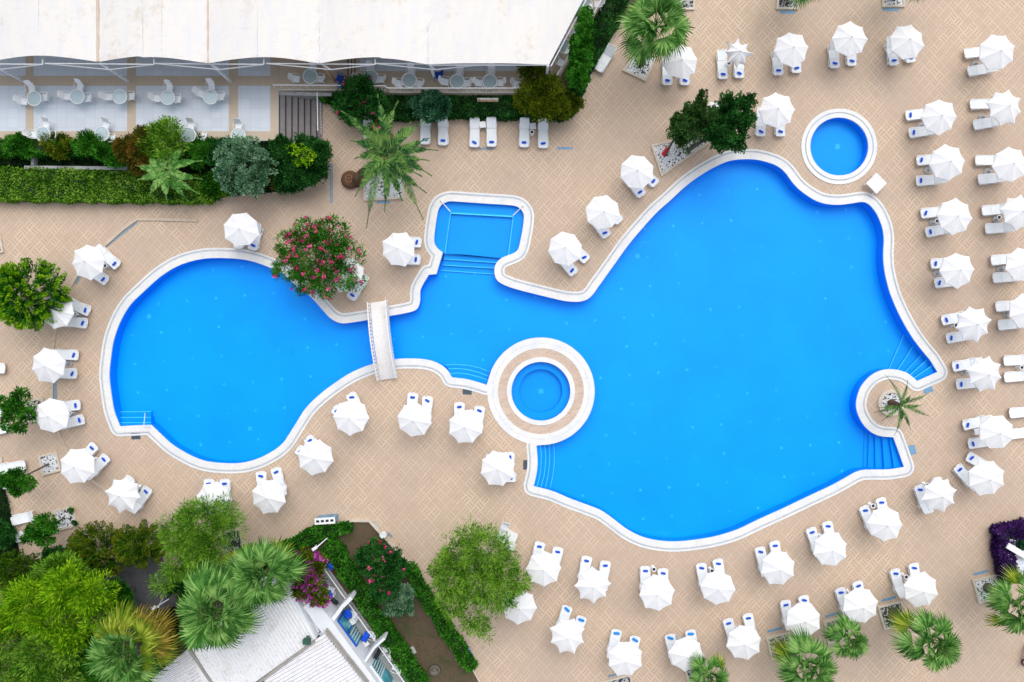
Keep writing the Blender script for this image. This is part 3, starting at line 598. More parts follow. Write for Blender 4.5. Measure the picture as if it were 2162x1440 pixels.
def fan_frond(m, org, az, el, L, rng, n=22, droop=.5, fold=.25):
    """a costapalmate leaf: petiole, then narrow pleats that split and droop"""
    org = np.array(org, float); h = np.array([math.cos(az), math.sin(az), 0]); up = np.array([0, 0, 1.0])
    d0 = h * math.cos(el) + up * math.sin(el); pl = L * rng.uniform(.44, .56)
    mid = org + d0 * pl * .6; hub = org + d0 * pl + up * (-.1 * L * droop); m['pet'].append((org, mid, hub))
    ax = hub - mid; ax /= np.linalg.norm(ax); side = np.cross(ax, up); side /= np.linalg.norm(side) + 1e-9; nr = np.cross(side, ax)
    fl = L * rng.uniform(.46, .56)
    for i in range(n):
        t = (i + .5) / n * 2 - 1; a = t * R(96); dr = ax * math.cos(a) + side * math.sin(a) + nr * (.16 * (1 - abs(t)) - fold * .3)
        l_ = fl * (1 - .35 * abs(t) ** 2) * rng.uniform(.88, 1.08); wd = fl * .085
        sv = (side * math.cos(a) - ax * math.sin(a)); tw = nr * (.5 if i % 2 else -.5) * wd * .5
        p0 = hub; p1 = hub + dr * l_ * .45; p2 = hub + dr * l_ * .8 - up * droop * l_ * .12; p3 = hub + dr * l_ - up * droop * l_ * .32
        m['v'] += [p0, p1 + sv * wd * .5 + tw, p2 + sv * wd * .28, p3, p2 - sv * wd * .28, p1 - sv * wd * .5 - tw]; k = len(m['v']) - 6
        m['f'].append((k, k + 1, k + 2, k + 3, k + 4, k + 5))
def fan_palm(label, cpx, rpx, top, base, n=30, yellow=0, trunk_r=.24, group='fan palms round the deck', orange=0):
    TREESEED[0] += 1; rng = np.random.default_rng(TREESEED[0]); b = W(*base, 0); c = W(*cpx, top); root = thing('fan_palm', label, 'palm tree', b, 0, group)
    cc = Vector((c.x - b.x, c.y - b.y, top - .35)); L = rad(rpx, top) * 1.06
    m = MB(); q = [Vector((0, 0, 0)), Vector((cc.x * .25, cc.y * .25, cc.z * .35)), Vector((cc.x * .6, cc.y * .6, cc.z * .7)), cc]; m.tube(q, n=10, radii=[trunk_r * 1.35, trunk_r, trunk_r * .9, trunk_r * .8]); m.lathe([(trunk_r * 1.7, 0), (trunk_r * 1.4, .25), (trunk_r * 1.05, .5)], n=12)
    m.build('trunk', M['palmtrunk'], root, smooth=True)
    sets = {'a': dict(v=[], f=[], pet=[]), 'y': dict(v=[], f=[], pet=[]), 'o': dict(v=[], f=[], pet=[])}
    n = max(14, int(n * .78))
    for i in range(n):
        f = i / n; az = i * 2.39996 + rng.uniform(-.25, .25); el = R(72) * (1 - f) ** 1.1 - R(4) * f + rng.uniform(-.12, .12); sc = (.82 + .2 * f) * rng.uniform(.9, 1.08)
        q_ = math.cos(az - R(62)); r_ = rng.uniform()
        key = 'o' if orange and f > .62 and math.cos(az - R(38)) > .8 else 'y' if (orange and f > .3 and q_ > .15) or (f > 1 - yellow and not orange) else 'a'
        fan_frond(sets[key], (cc.x, cc.y, cc.z + .25 * (1 - f)), az, el, L * sc, rng, droop=.35 + .9 * f)
    for i in range(7): fan_frond(sets['a'], (cc.x, cc.y, cc.z + .35), i * 2.39996 + .5, R(84 - i * 7), L * rng.uniform(.6, .75), rng, droop=.3)
    for key, mt, nm in (('a', 'f_palm', 'fronds'), ('y', 'f_palmy', 'yellow_fronds'), ('o', 'f_palmo', 'dry_fronds')):
        s = sets[key]
        if s['f']:
            o = MB(); o.v = [tuple(v) for v in s['v']]; o.f = s['f']
            for (a, b_, c_) in s['pet']: o.tube([Vector(a), Vector(b_), Vector(c_)], .022, 3)
            o.build(nm, M[mt], root)
    return root
def feather_palm(label, cpx, fronds, top, base, name='date_palm', leaflet=.42, mat='f_date', trunk_r=.3, nl=34, wide=.045, droopk=1.0, fibre=True, lean_pts=None):
    """fronds: list of (azimuth deg in the picture, length px, lift)"""
    TREESEED[0] += 1; rng = np.random.default_rng(TREESEED[0]); b = W(*base, 0); c = W(*cpx, top); root = thing(name, label, 'palm tree', b)
    cc = Vector((c.x - b.x, c.y - b.y, top - .3)); m = MB()
    m.tube([Vector((0, 0, 0)), Vector((cc.x * .3, cc.y * .3, cc.z * .45)), Vector((cc.x * .75, cc.y * .75, cc.z * .8)), cc], n=10, radii=[trunk_r * 1.3, trunk_r, trunk_r * .85, trunk_r * .7])
    m.build('trunk', M['fibre' if fibre else 'palmtrunk'], root, smooth=True)
    lv = MB(); 
    for (az, lpx, lift) in fronds:
        lpx *= 1.12
        a = R(-az); L = rad(lpx, top) * 1.08; h = Vector((math.cos(a), math.sin(a), 0)); pts = []
        for j in range(13):
            t = j / 12; pts.append(cc + h * L * (t * .98) + Vector((0, 0, 1)) * (lift * L * t - (lift + .35 * droopk) * L * t * t * (.75)) + Vector((-h.y, h.x, 0)) * .06 * L * math.sin(t * 2.2 + az))
        lv.tube(pts, n=4, radii=[.035 * (1 - .8 * j / 12) for j in range(13)])
        for j in range(nl):
            t = .1 + .9 * j / nl; x = t * 12; i0 = min(11, int(x)); p = pts[i0].lerp(pts[i0 + 1], x - i0); d = (pts[i0 + 1] - pts[i0]).normalized(); sd = d.cross(Vector((0, 0, 1))).normalized(); un = sd.cross(d)
            l_ = leaflet * (math.sin(min(1, t * 1.15 + .12) * math.pi) ** .6 * .9 + .18) * rng.uniform(.85, 1.15)
            for s in (-1, 1):
                dr = (sd * s + d * (.75 + .5 * t) + un * rng.uniform(.0, .4)).normalized(); q = p + dr * l_ - Vector((0, 0, .12 * l_)); wv = d * wide
                lv.add([p - wv * .6, p + wv * .6, (p + q) / 2 + wv * .8 + un * .01, q, (p + q) / 2 - wv * .8], [(0, 1, 2, 3, 4)])
    lv.build('fronds', M[mat], root); return root

# ------------------------------------------------------------ prototypes: lounger, parasol, pillow, ashtray, side table, chairs, glass table
def lounger_proto(back=38):
    """origin at the foot end centre on the deck; body runs along +x, head at +x = 1.95"""
    t = thing('sun_lounger', None, 'sun lounger')
    wd = .33; fr = MB(); z = .33
    for s in (-1, 1):
        pts = []
        for j in range(15):
            u = j / 14; x = .05 + 1.62 * u; y = s * (wd + .025 + .02 * math.sin(u * math.pi * 2.6)); pts.append((x, y, .245 + .05 * math.cos(u * math.pi * 4)))
        fr.tube([Vector(p) for p in pts], .033, 6)
        fr.tube([Vector((.03, s * (wd - .0), z)), Vector((1.3, s * wd, z))], .03, 6)
    fr.tube([Vector((.02, -wd, z)), Vector((-.04, -wd * .6, z - .01)), Vector((-.04, wd * .6, z - .01)), Vector((.02, wd, z))], .034, 6)
    for x in (.4, .85, 1.28): fr.bar((x, -wd, z - .04), (x, wd, z - .04), .022, n=5)
    fr.build('frame', M['plastic'], t, smooth=True)
    s_ = MB(); N = 16
    def panel(x0, x1, z0, z1, name, mat):
        m = MB(); vs = []; nx = 6
        for i in range(nx + 1):
            u = i / nx; x = x0 + (x1 - x0) * u; zz = z0 + (z1 - z0) * u - .012 * math.sin(u * math.pi)
            for yy, dz in ((-wd * .94, .0), (-wd * .5, -.012), (0, -.018), (wd * .5, -.012), (wd * .94, .0)): vs.append((x, yy, zz + dz + .022))
        top = vs; bot = [(a, b, c - .03) for a, b, c in vs]; k = 5; n = len(top); fs = []
        for i in range(nx):
            for j in range(k - 1): fs.append((i*k+j, (i+1)*k+j, (i+1)*k+j+1, i*k+j+1)); fs.append((n+i*k+j, n+i*k+j+1, n+(i+1)*k+j+1, n+(i+1)*k+j))
        for i in range(nx): fs.append((i*k, n+i*k, n+(i+1)*k, (i+1)*k)); fs.append((i*k+k-1, (i+1)*k+k-1, n+(i+1)*k+k-1, n+i*k+k-1))
        for j in range(k-1): fs.append((j, j+1, n+j+1, n+j)); fs.append((nx*k+j, n+nx*k+j, n+nx*k+j+1, nx*k+j+1))
        m.add(top + bot, fs); return m.build(name, mat, t, smooth=False)
    panel(.0, .62, z - .015, z, 'foot_panel', M['sling']); panel(.63, 1.25, z, z, 'seat', M['sling'])
    a = R(back); L = .72; bx = 1.27 + L * math.cos(a); bz = z + L * math.sin(a)
    panel(1.27, bx, z + .01, bz, 'backrest', M['sling'])
    fb = MB()
    for s in (-1, 1): fb.tube([Vector((1.25, s * wd, z)), Vector((bx, s * wd, bz)), Vector((bx + .04, s * wd * .75, bz + .02))], .03, 6)
    fb.bar((bx + .04, -wd * .75, bz + .02), (bx + .04, wd * .75, bz + .02), .035)
    for s in (-1, 1): fb.bar((1.25 + .5 * math.cos(a), s * wd * .8, z + .5 * math.sin(a)), (1.66, s * wd * .8, .26), .018, n=5)
    fb.build('back_frame', M['plastic'], t, smooth=True)
    for x, s in ((.22, -1), (.22, 1), (1.5, -1), (1.5, 1)): MB().box((x, s * wd, .14), (.1, .06, .28), 0, 1.25).build('leg', M['plastic'], t)
    return t
def parasol_proto(name, R_, kind, seed):
    rng = random.Random(seed); t = thing(name, None, 'parasol')
    vs = [(0, 0, 2.62)]; fs = []; NS = 8; sub = 6; rings = (.2, .42, .62, .8, .93, 1.0); star = {'round': .985, 'open': .955, 'star': .86, 'wilt': .70}[kind]
    n = NS * sub; vs = []; jit = [rng.uniform(.95, 1.04) if kind != 'wilt' else rng.uniform(.78, 1.08) for _ in range(NS)]; zj = [rng.uniform(-.05, .05) * (1 if kind != 'wilt' else 4) for _ in range(NS)]
    drop = {'round': .34, 'open': .36, 'star': .42, 'wilt': .35}[kind]
    for ri, rr in enumerate(rings):
        for i in range(n):
            s = i // sub; u = (i % sub) / sub; a0_ = 2 * math.pi * s / NS; a1_ = a0_ + 2 * math.pi / NS
            p0 = Vector((math.cos(a0_), math.sin(a0_), 0)) * jit[s]; p1 = Vector((math.cos(a1_), math.sin(a1_), 0)) * jit[(s + 1) % NS]
            p = p0.lerp(p1, u); sagf = 4 * u * (1 - u); k = 1 - (1 - star) * sagf * rr ** 2
            z = 2.62 - drop * rr ** 1.25 + (zj[s] * (1 - u) + zj[(s + 1) % NS] * u) * rr - sagf * rr * (.035 if kind != 'wilt' else .12)
            z += rng.uniform(-.012, .012) * rr; vs.append((p.x * R_ * rr * k, p.y * R_ * rr * k, z))
    m = MB(); f = []
    for r_ in range(len(rings) - 1):
        for i in range(n): f.append((r_*n+i, (r_+1)*n+i, (r_+1)*n+(i+1)%n, r_*n+(i+1)%n))
    vs.append((0, 0, 2.66)); f += [(n_ , (n_+1)%n, len(vs)-1)[::1] for n_ in range(n)]
    m.add(vs, f); c = m.build('canopy', M['canvas'], t)
    val = MB() # short valance
    e = (len(rings) - 1) * n; q = [vs[e + i] for i in range(n)]; val.add(q + [(x * 1.005, y * 1.005, z - .07) for x, y, z in q], [(i, (i+1)%n, n+(i+1)%n, n+i) for i in range(n)]); val.build('valance', M['canvas'], t)
    MB().bar((0, 0, .1), (0, 0, 2.62), .024, n=8).build('pole', M['white'], t); MB().lathe([(.02, 2.63), (.045, 2.68), (.03, 2.74), (.005, 2.78)], n=8).build('finial', M['white'], t)
    rb = MB()
    for s in range(NS):
        a_ = 2 * math.pi * s / NS; rb.bar((0, 0, 2.56), (vs[e + s*sub][0] * .97, vs[e + s*sub][1] * .97, vs[e + s*sub][2] - .03), .012, n=4); rb.bar((0, 0, 2.1), (vs[e + s*sub][0] * .5, vs[e + s*sub][1] * .5, 2.62 - drop * .5), .01, n=4)
    rb.build('ribs', M['steel'], t); MB().lathe([(.3, 0), (.3, .06), (.1, .1), (.04, .3)], n=16).build('base', M['concrete'], t)
    return t
def pillow_proto(L=.36, Wd=.17, mat='blue', name='blue_pillow'):
    m = MB(); vs = []
    for i in range(9):
        u = i / 8 * 2 - 1; k = (1 - abs(u) ** 4) ** .5 * .4 + .6 if abs(u) < 1 else .45
        for j in range(10):
            a = 2 * math.pi * j / 10; vs.append((u * L / 2, math.cos(a) * Wd / 2 * k, .05 + math.sin(a) * .045 * k))
    fs = [(i*10+j, (i+1)*10+j, (i+1)*10+(j+1)%10, i*10+(j+1)%10)[::-1] for i in range(8) for j in range(10)] + [tuple(range(10)), tuple(range(80, 90))[::-1]]
    m.add(vs, fs); o = m.build(name, M[mat], None, smooth=True); return o
def ashtray_proto():
    t = thing('ashtray_stand', None, 'ashtray stand')
    MB().lathe([(.15, 0), (.15, .04), (.06, .08), (.05, .45), (.12, .5), (.175, .52), (.175, .56), (.12, .56), (.115, .52)], n=20).build('stand', M['plastic'], t, smooth=True)
    MB().lathe([(.112, .525), (.10, .535)], n=20).build('bowl', M['black'], t); return t
def sidetable_proto():
    t = thing('side_table', None, 'side table'); MB().box((0, 0, .44), (.44, .44, .04)).build('top', M['plastic'], t, bevel=.012)
    for x in (-1, 1):
        for y in (-1, 1): MB().box((x * .18, y * .18, .21), (.05, .05, .42)).build('leg', M['plastic'], t)
    return t
def chair_proto(mat='white', smat='sling', name='patio_chair'):
    """origin on floor under the seat centre, front toward +x"""
    t = thing(name, None, 'chair'); wd = .26
    m = MB(); vs = []
    MB().box((0, 0, .43), (.46, .46, .03)).build('seat', M[smat], t, bevel=.01)
    b = MB(); n = 6; vs = []
    for i in range(n + 1):
        u = i / n; x = -.23 - .20 * u; z = .44 + .50 * u
        for yy, dx in ((-.24, .05), (-.12, .01), (0, 0), (.12, .01), (.24, .05)): vs.append((x + dx, yy * (1 - .08 * u), z))
    k = 5; N_ = len(vs); fs = []
    bb = [(a - .025, y, z - .01) for a, y, z in vs]
    for i in range(n):
        for j in range(k - 1): fs.append((i*k+j, i*k+j+1, (i+1)*k+j+1, (i+1)*k+j)); fs.append((N_+i*k+j, N_+(i+1)*k+j, N_+(i+1)*k+j+1, N_+i*k+j+1))
    for j in range(k-1): fs.append((n*k+j, n*k+j+1, N_+n*k+j+1, N_+n*k+j))
    b.add(vs + bb, fs); b.build('backrest', M[mat if mat != 'white' else 'plastic'], t)
    for s in (-1, 1): MB().tube([Vector((-.33, s * .27, .68)), Vector((-.1, s * .3, .67)), Vector((.2, s * .3, .65)), Vector((.26, s * .27, .6)), Vector((.27, s * .26, .42))], .02, 6).build('armrest', M[mat], t, smooth=True)
    for x in (-1, 1):
        for s in (-1, 1): MB().bar((x * .2, s * .22, .42), (x * .3, s * .27, 0), .018).build('leg', M[mat], t)
    return t
def glasstable_proto(r=.5):
    t = thing('glass_table', None, 'table'); MB().lathe([(r - .015, .705), (r - .015, .715)], n=36).build('glass_top', M['glass'], t)
    m = MB(); n = 40; pts = [Vector((r * math.cos(2*math.pi*i/n), r * math.sin(2*math.pi*i/n), .71)) for i in range(n + 1)]; m.tube(pts, .042, 6); m.build('rim', M['white'], t, smooth=True)
    for i in range(4):
        a = math.pi / 4 + i * math.pi / 2; c, s = math.cos(a), math.sin(a); MB().tube([Vector((c * r * .9, s * r * .9, .69)), Vector((c * .12, s * .12, .36)), Vector((c * r * .8, s * r * .8, .0))], .02, 5).build('leg', M['white'], t)
    return t
PR = dict(lounger=[lounger_proto(38), lounger_proto(24), lounger_proto(8)], pillow=pillow_proto(), lpillow=pillow_proto(.46, .2, 'lblue', 'light_blue_pillow'), ash=ashtray_proto(), side=sidetable_proto(), chair=chair_proto(), bchair=chair_proto('bluepaint', 'bluepaint', 'blue_chair'), table=glasstable_proto())
UMB = {'round': [parasol_proto('parasol', 1.25, 'round', 3), parasol_proto('parasol', 1.23, 'round', 4)], 'open': [parasol_proto('parasol', 1.27, 'open', 5), parasol_proto('parasol', 1.28, 'open', 6), parasol_proto('parasol', 1.25, 'open', 8), parasol_proto('parasol', 1.26, 'open', 18), parasol_proto('parasol', 1.29, 'open', 28)],
       'star': [parasol_proto('parasol', 1.31, 'star', 9), parasol_proto('parasol', 1.28, 'star', 10)], 'wilt': [parasol_proto('parasol', 1.12, 'wilt', 12)]}
USED = set()
def place(proto, loc, rz, label, group=None, cat=None, tilt=None):
    if id(proto) in USED: o = copy_tree(proto)
    else: USED.add(id(proto)); o = proto
    o.location = loc; o.rotation_euler = (tilt[0], tilt[1], rz) if tilt else (0, 0, rz)
    for k in ('label',):
        if k in o: del o[k]
    return tag(o, label, cat, group)

# ------------------------------------------------------------ sets of parasol + loungers
ORD = ['zeroth', 'first', 'second', 'third', 'fourth', 'fifth', 'sixth', 'seventh', 'eighth', 'ninth']
# (row phrase, ordinal phrase, kind, umbrella px, [ (end px, dir px, pillow kind) ...], [names], ashtray px)
L_, R_, U_, D_ = 'left', 'right', 'upper', 'lower'
TOP, RO, RI, ARC, BOT, WEST, SOUTH, NECK, SLP = 'top row', 'rightmost column', 'inner right column', 'arc below big pool', 'bottom right row', 'column left of left pool', 'row below left pool', 'bridge area', 'slope left of big pool'
SETS = [
 (TOP, 'first', 'round', (1436, 128), [((1409, 178), (0, -1), 'b'), ((1446, 178), (0, -1), 'b')], (L_, R_), None),
 (TOP, 'second', 'wilt', (1548, 112), [((1527, 165), (-.06, -1), 'b'), ((1561, 163), (-.04, -1), 'b')], (L_, R_), (1539, 134)),
 (TOP, 'third', 'open', (1670, 103), [((1644, 157), (-.08, -1), 'b'), ((1682, 152), (-.04, -1), 'b')], (L_, R_), None),
 (TOP, 'fourth', 'open', (1797, 80), [((1763, 142), (-.08, -1), 'b'), ((1799, 137), (-.06, -1), 'b')], (L_, R_), None),
 (TOP, 'fifth', 'open', (1914, 89), [((1889, 136), (-.22, -1), 'b'), ((1924, 130), (-.2, -1), 'b')], (L_, R_), None),
 (RO, 'first', 'open', (2106, 107), [((2038, 113), (1, -.12), None), ((2045, 151), (1, -.17), None)], (U_, D_), None),
 (RO, 'second', 'star', (2122, 226), [((2050, 220), (1, -.03), None), ((2057, 264), (1, -.17), None)], (U_, D_), None),
 (RI, 'first', 'open', (1987, 244), [((1914, 244), (1, -.12), 'b'), ((1921, 281), (1, -.15), 'b')], (U_, D_), None),
 (RO, 'third', 'open', (2135, 345), [((2061, 338), (1, -.0), None), ((2067, 379), (1, -.1), None)], (U_, D_), None),
 (RI, 'second', 'open', (2002, 341), [((1937, 339), (1, -.1), 'b'), ((1936, 382), (1, -.08), 'b')], (U_, D_), None),
 (RO, 'fourth', 'star', (2153, 451), [((2075, 445), (1, -.1), None), ((2082, 483), (1, -.07), None)], (U_, D_), (2109, 459)),
 (RI, 'third', 'open', (2014, 457), [((1946, 451), (1, -.12), 'b'), ((1956, 491), (1, -.2), 'b')], (U_, D_), (1978, 467)),
 (RI, 'fourth', 'open', (2022, 570), [((1967, 557), (1, -.06), 'b'), ((1975, 598), (1, -.12), 'b')], (U_, D_), None),
 (RO, 'fifth', 'open', (2162, 561), [((2094, 550), (1, -.1), None), ((2098, 587), (1, -.08), None)], (U_, D_), (2127, 564)),
 (RI, 'fifth', 'star', (2058, 681), [((1990, 677), (1, -.2), 'b'), ((2000, 715), (1, -.17), 'b')], (U_, D_), (2018, 687)),
 (RO, 'sixth', 'open', (2176, 659), [((2104, 648), (1, -.1), None), ((2109, 687), (1, -.1), None)], (U_, D_), (2136, 664)),
 (RI, 'sixth', 'star', (2081, 787), [((2013, 775), (1, -.2), 'b'), ((2021, 812), (1, -.1), 'b')], (U_, D_), None),
 (RO, 'seventh', None, None, [((2121, 762), (1, -.05), None), ((2122, 797), (1, -.08), None)], (U_, D_), (2157, 776)),
 (RI, 'seventh', 'round', (2107, 911), [((2035, 899), (1, -.25), 'b'), ((2046, 938), (1, -.15), 'b')], (U_, D_), None),
 (RO, 'eighth', None, None, [((2133, 873), (1, -.1), None), ((2128, 918), (1, -.12), None)], (U_, D_), None),
 (RI, 'eighth', 'open', (2087, 1009), [((2044, 963), (1, .55), 'b'), ((2021, 985), (.66, .8), 'b')], (U_, D_), None),
 (ARC, 'first', 'star', (1986, 1043), [((1940, 1026), (.3, 1), 'b'), ((1977, 1010), (.3, 1), None)], (L_, R_), (1958, 1024)),
 (ARC, 'second', 'open', (1873, 1107), [((1824, 1070), (.36, 1), 'b'), ((1859, 1053), (.25, 1), 'b')], (L_, R_), (1843, 1068)),
 (ARC, 'third', 'open', (1753, 1159), [((1712, 1116), (.3, 1), 'b'), ((1746, 1103), (.25, 1), 'b')], (L_, R_), (1734, 1133)),
 (ARC, 'fourth', 'open', (1640, 1198), [((1604, 1157), (.22, 1), 'b'), ((1635, 1144), (.18, 1), 'b')], (L_, R_), None),
 (ARC, 'fifth', 'round', (1516, 1241), [((1480, 1191), (.15, 1), 'b'), ((1515, 1182), (.2, 1), 'b')], (L_, R_), (1503, 1205)),
 (ARC, 'sixth', 'open', (1385, 1256), [((1363, 1197), (-.03, 1), 'b'), ((1400, 1202), (0, 1), 'b')], (L_, R_), (1380.5, 1202)),
 (ARC, 'seventh', 'star', (1250, 1238), [((1240, 1176), (-.22, 1), 'b'), ((1279, 1186), (-.14, 1), 'b')], (L_, R_), None),
 (ARC, 'eighth', 'open', (1149, 1203), [((1141, 1146), (-.25, 1), 'b'), ((1179, 1157), (-.2, 1), 'b')], (L_, R_), None),
 (BOT, 'first', 'open', (1093, 1281), [], (), None),
 (BOT, 'second', 'star', (1196, 1347), [((1199, 1281), (-.35, 1), 'l'), ((1229, 1303), (-.35, 1), 'l')], (L_, R_), (1200, 1314)),
 (BOT, 'third', 'open', (1316, 1391), [((1303, 1331), (-.25, 1), 'l'), ((1342, 1345), (-.2, 1), 'l')], (L_, R_), None),
 (BOT, 'fourth', 'open', (1450, 1382), [((1414, 1341), (.2, 1), 'l'), ((1457, 1332), (.2, 1), 'l')], (L_, R_), (1440, 1356)),
 (BOT, 'fifth', 'open', (1573, 1357), [((1536, 1308), (.28, 1), 'b'), ((1578, 1297), (.25, 1), 'b')], (L_, R_), (1557, 1329)),
 (BOT, 'sixth', 'round', (1697, 1313), [((1658, 1269), (.14, 1), 'b'), ((1696, 1259), (.2, 1), 'b')], (L_, R_), None),
 (BOT, 'seventh', 'open', (1816, 1283), [((1773, 1243), (.3, 1), 'b'), ((1810, 1229), (.25, 1), 'b')], (L_, R_), (1796, 1253)),
 (BOT, 'eighth', 'open', (1942, 1246), [((1889, 1203), (.25, 1), 'b'), ((1929, 1191), (.15, 1), 'b')], (L_, R_), (1913, 1218)),
 (WEST, 'first', 'open', (187, 553), [((248, 562), (-.74, -.68), 'b'), ((225, 594), (-.83, -.55), 'b')], (U_, D_), (222, 561)),
 (WEST, 'second', 'open', (123, 658), [((188, 658), (-.9, -.4), 'b'), ((183, 683), (-1, -.1), 'b')], (U_, D_), (158, 663)),
 (WEST, 'third', 'open', (100, 769), [((164, 750), (-1, -.04), 'b'), ((161, 789), (-1, -.02), 'b')], (U_, D_), None),
 (WEST, 'fourth', 'round', (109, 880), [((168, 855), (-1, .1), 'b'), ((176, 885), (-1, .25), 'b')], (U_, D_), (147, 872)),
 (WEST, 'fifth', 'open', (161, 988), [((200, 940), (-.68, .73), 'b'), ((225, 964), (-.68, .75), 'b')], (L_, R_), (194, 971)),
 (WEST, 'sixth', 'star', (259, 1048), [((277, 1009), (-.6, .8), 'b'), ((313, 1031), (-.55, .85), 'b')], (L_, R_), (288, 1030)),
 (SOUTH, 'first', 'open', (449, 1058), [((441, 1013), (0, 1), 'b'), ((474, 1013), (.05, 1), 'b')], (L_, R_), None),
 (SOUTH, 'second', 'open', (567, 1047), [((550, 997), (.12, 1), 'b'), ((581, 989), (.3, 1), 'b')], (L_, R_), None),
 (SOUTH, 'third', 'open', (662, 965), [((628, 948), (.8, .6), 'b'), ((648, 925), (.75, .66), 'b')], (L_, R_), None),
 (SOUTH, 'fourth', 'open', (741, 884), [((705, 862), (.8, .6), 'b'), ((739, 832), (.5, .85), 'b')], (L_, R_), None),
 (SOUTH, 'fifth', 'round', (873, 883), [((872, 831), (-.1, 1), 'b'), ((903, 838), (-.08, 1), 'b')], (L_, R_), None),
 (SOUTH, 'sixth', 'open', (985, 899), [((970, 851), (-.02, 1), 'b'), ((1013, 859), (-.1, 1), 'b')], (L_, R_), None),
 (SOUTH, 'seventh', 'open', (1048, 992), [((1085, 966), (-1, .03), 'b'), ((1088, 1007), (-1, .03), 'b')], (U_, D_), None),
 (NECK, 'first', 'round', (506, 485), [((503, 523), (.1, -1), None), ((533, 526), (.25, -1), 'b')], (L_, R_), None),
 (NECK, 'second', 'open', (728, 578), [((740, 630), (.55, -.83), 'b')], ('only',), None),
 (NECK, 'third', 'open', (842, 525), [((888, 512), (-1, -.08), 'b'), ((886, 548), (-1, 0), 'b')], (U_, D_), None),
 (SLP, 'first', 'round', (1194, 527), [((1239, 549), (-.72, -.7), 'b'), ((1213, 577), (-.66, -.75), 'b')], (U_, D_), None),
 (SLP, 'second', 'round', (1271, 447), [((1309, 467), (-.74, -.68), 'b'), ((1282, 498), (-.62, -.78), 'b')], (U_, D_), None),
 (SLP, 'third', 'round', (1347, 362), [((1385, 388), (-.74, -.67), 'b'), ((1356, 412), (-.62, -.78), 'b')], (U_, D_), None),
 (SLP, 'fifth', 'open', (1641, 234), [((1606, 286), (.04, -1), 'b'), ((1648, 286), (-.04, -1), 'b')], (L_, R_), None),
 (SLP, 'fourth', 'round', (1518, 246), [], (), None),
]
ROWTXT = {TOP: 'from left in the top row', RO: 'from top in the rightmost column', RI: 'from top in the inner right column', ARC: 'from right in the arc below the big pool',
          BOT: 'from left in the bottom right row', WEST: 'from top on the left pool\'s west side', SOUTH: 'from left below the left pool', NECK: 'from left between bridge and garden', SLP: 'from left on the big pool\'s upper left side'}
SHORT = {TOP: 'top row', RO: 'rightmost column', RI: 'inner right column', ARC: 'arc below big pool', BOT: 'bottom right row', WEST: 'left pool west side', SOUTH: 'row below left pool', NECK: 'deck above the bridge', SLP: 'big pool upper left side'}
KTXT = {'round': 'full white parasol', 'open': 'white octagonal parasol', 'star': 'white scalloped parasol', 'wilt': 'half closed crumpled white parasol'}
rng0 = random.Random(21)
def put_lounger(end, d, label, variant=0, pil=None, plabel=None, group='white sun loungers on the deck'):
    e = W(*end, .33); e.z = 0; a = math.atan2(-d[1], d[0]); o = place(PR['lounger'][variant], e, a, label, group)
    if pil:
        pr = PR['pillow'] if pil == 'b' else PR['lpillow']; q = e + Vector((math.cos(a), math.sin(a), 0)) * (.27 if pil == 'b' else .2); q.z = .345
        place(pr, q, a + math.pi / 2 + rng0.choice([-.12, -.35, .15, -.2, -.45, .0]), plabel, 'blue pillows on the loungers', 'pillow')
    return o
for si, (row, od, kind, u, ls, nm, ash) in enumerate(SETS):
    if kind:
        v = UMB[kind]; c = W(*u, 2.35); c.z = 0
        lab = '%s, %s %s' % (KTXT[kind], od, ROWTXT[row])
        place(v[si % len(v)], c, rng0.uniform(0, .78), lab, 'white parasols over the loungers', 'parasol', (rng0.uniform(-.05, .05), rng0.uniform(-.05, .05)) if kind != 'wilt' else (.1, .12))
    for (end, d, pil), side in zip(ls, nm):
        lab = 'white lounger, %s one at the %s parasol of the %s' % (side, od, SHORT[row]) if kind else 'white lounger, %s of the %s pair down the rightmost column' % (side, od)
        plab = '%s pillow on the %s lounger at %s parasol, %s' % ('blue' if pil == 'b' else 'long light blue', side, od, SHORT[row])
        put_lounger(end, d, lab, (si * 2 + len(lab)) % 3, pil, plab)
    if ash:
        c = W(*ash, .5); c.z = 0; place(PR['ash'], c, 0, 'white ashtray stand with black bowl by %s set, %s' % (od, SHORT[row]), 'ashtray stands between the loungers', 'ashtray stand')
# loungers without parasols
for i, (x, y, lab) in enumerate(((897.5, 303, 'first'), (935.5, 305, 'second'), (1001.5, 309, 'third'), (1038, 308, 'fourth'), (1106.5, 309, 'fifth'), (1147, 311, 'sixth'))):
    put_lounger((x, y), (-.01 if i % 2 else .02, -1), 'white lounger, %s of six standing below the terrace hedge' % lab, 1, 'b', 'blue pillow on the %s of six loungers below terrace hedge' % lab)
put_lounger((778, 305), (0, -1), 'white lounger half hidden by the date palm, left one', 1); put_lounger((813, 304), (.02, -1), 'white lounger half hidden by the date palm, right one', 1)
put_lounger((9, 778), (-1, 0), 'white lounger just showing at the left edge, mid height')
put_lounger((12, 868), (-1, .1), 'white lounger under the small tree at the left edge, upper'); put_lounger((16, 902), (-1, .25), 'white lounger under the small tree at the left edge, lower')
put_lounger((52, 983), (-1, .14), 'white lounger above the leaning tree at the left edge'); put_lounger((6, 1023), (1, -.12), 'white lounger under the leaning tree at the left edge')
put_lounger((25, 1100), (1, -.24), 'white lounger above the lowest small tree, lower left'); put_lounger((33, 1136), (1, -.2), 'white lounger half under the lowest small tree, lower left')
put_lounger((1263, 148), (.53, -.85), 'white lounger leaning against the kerb beside the tall cypress', 0)
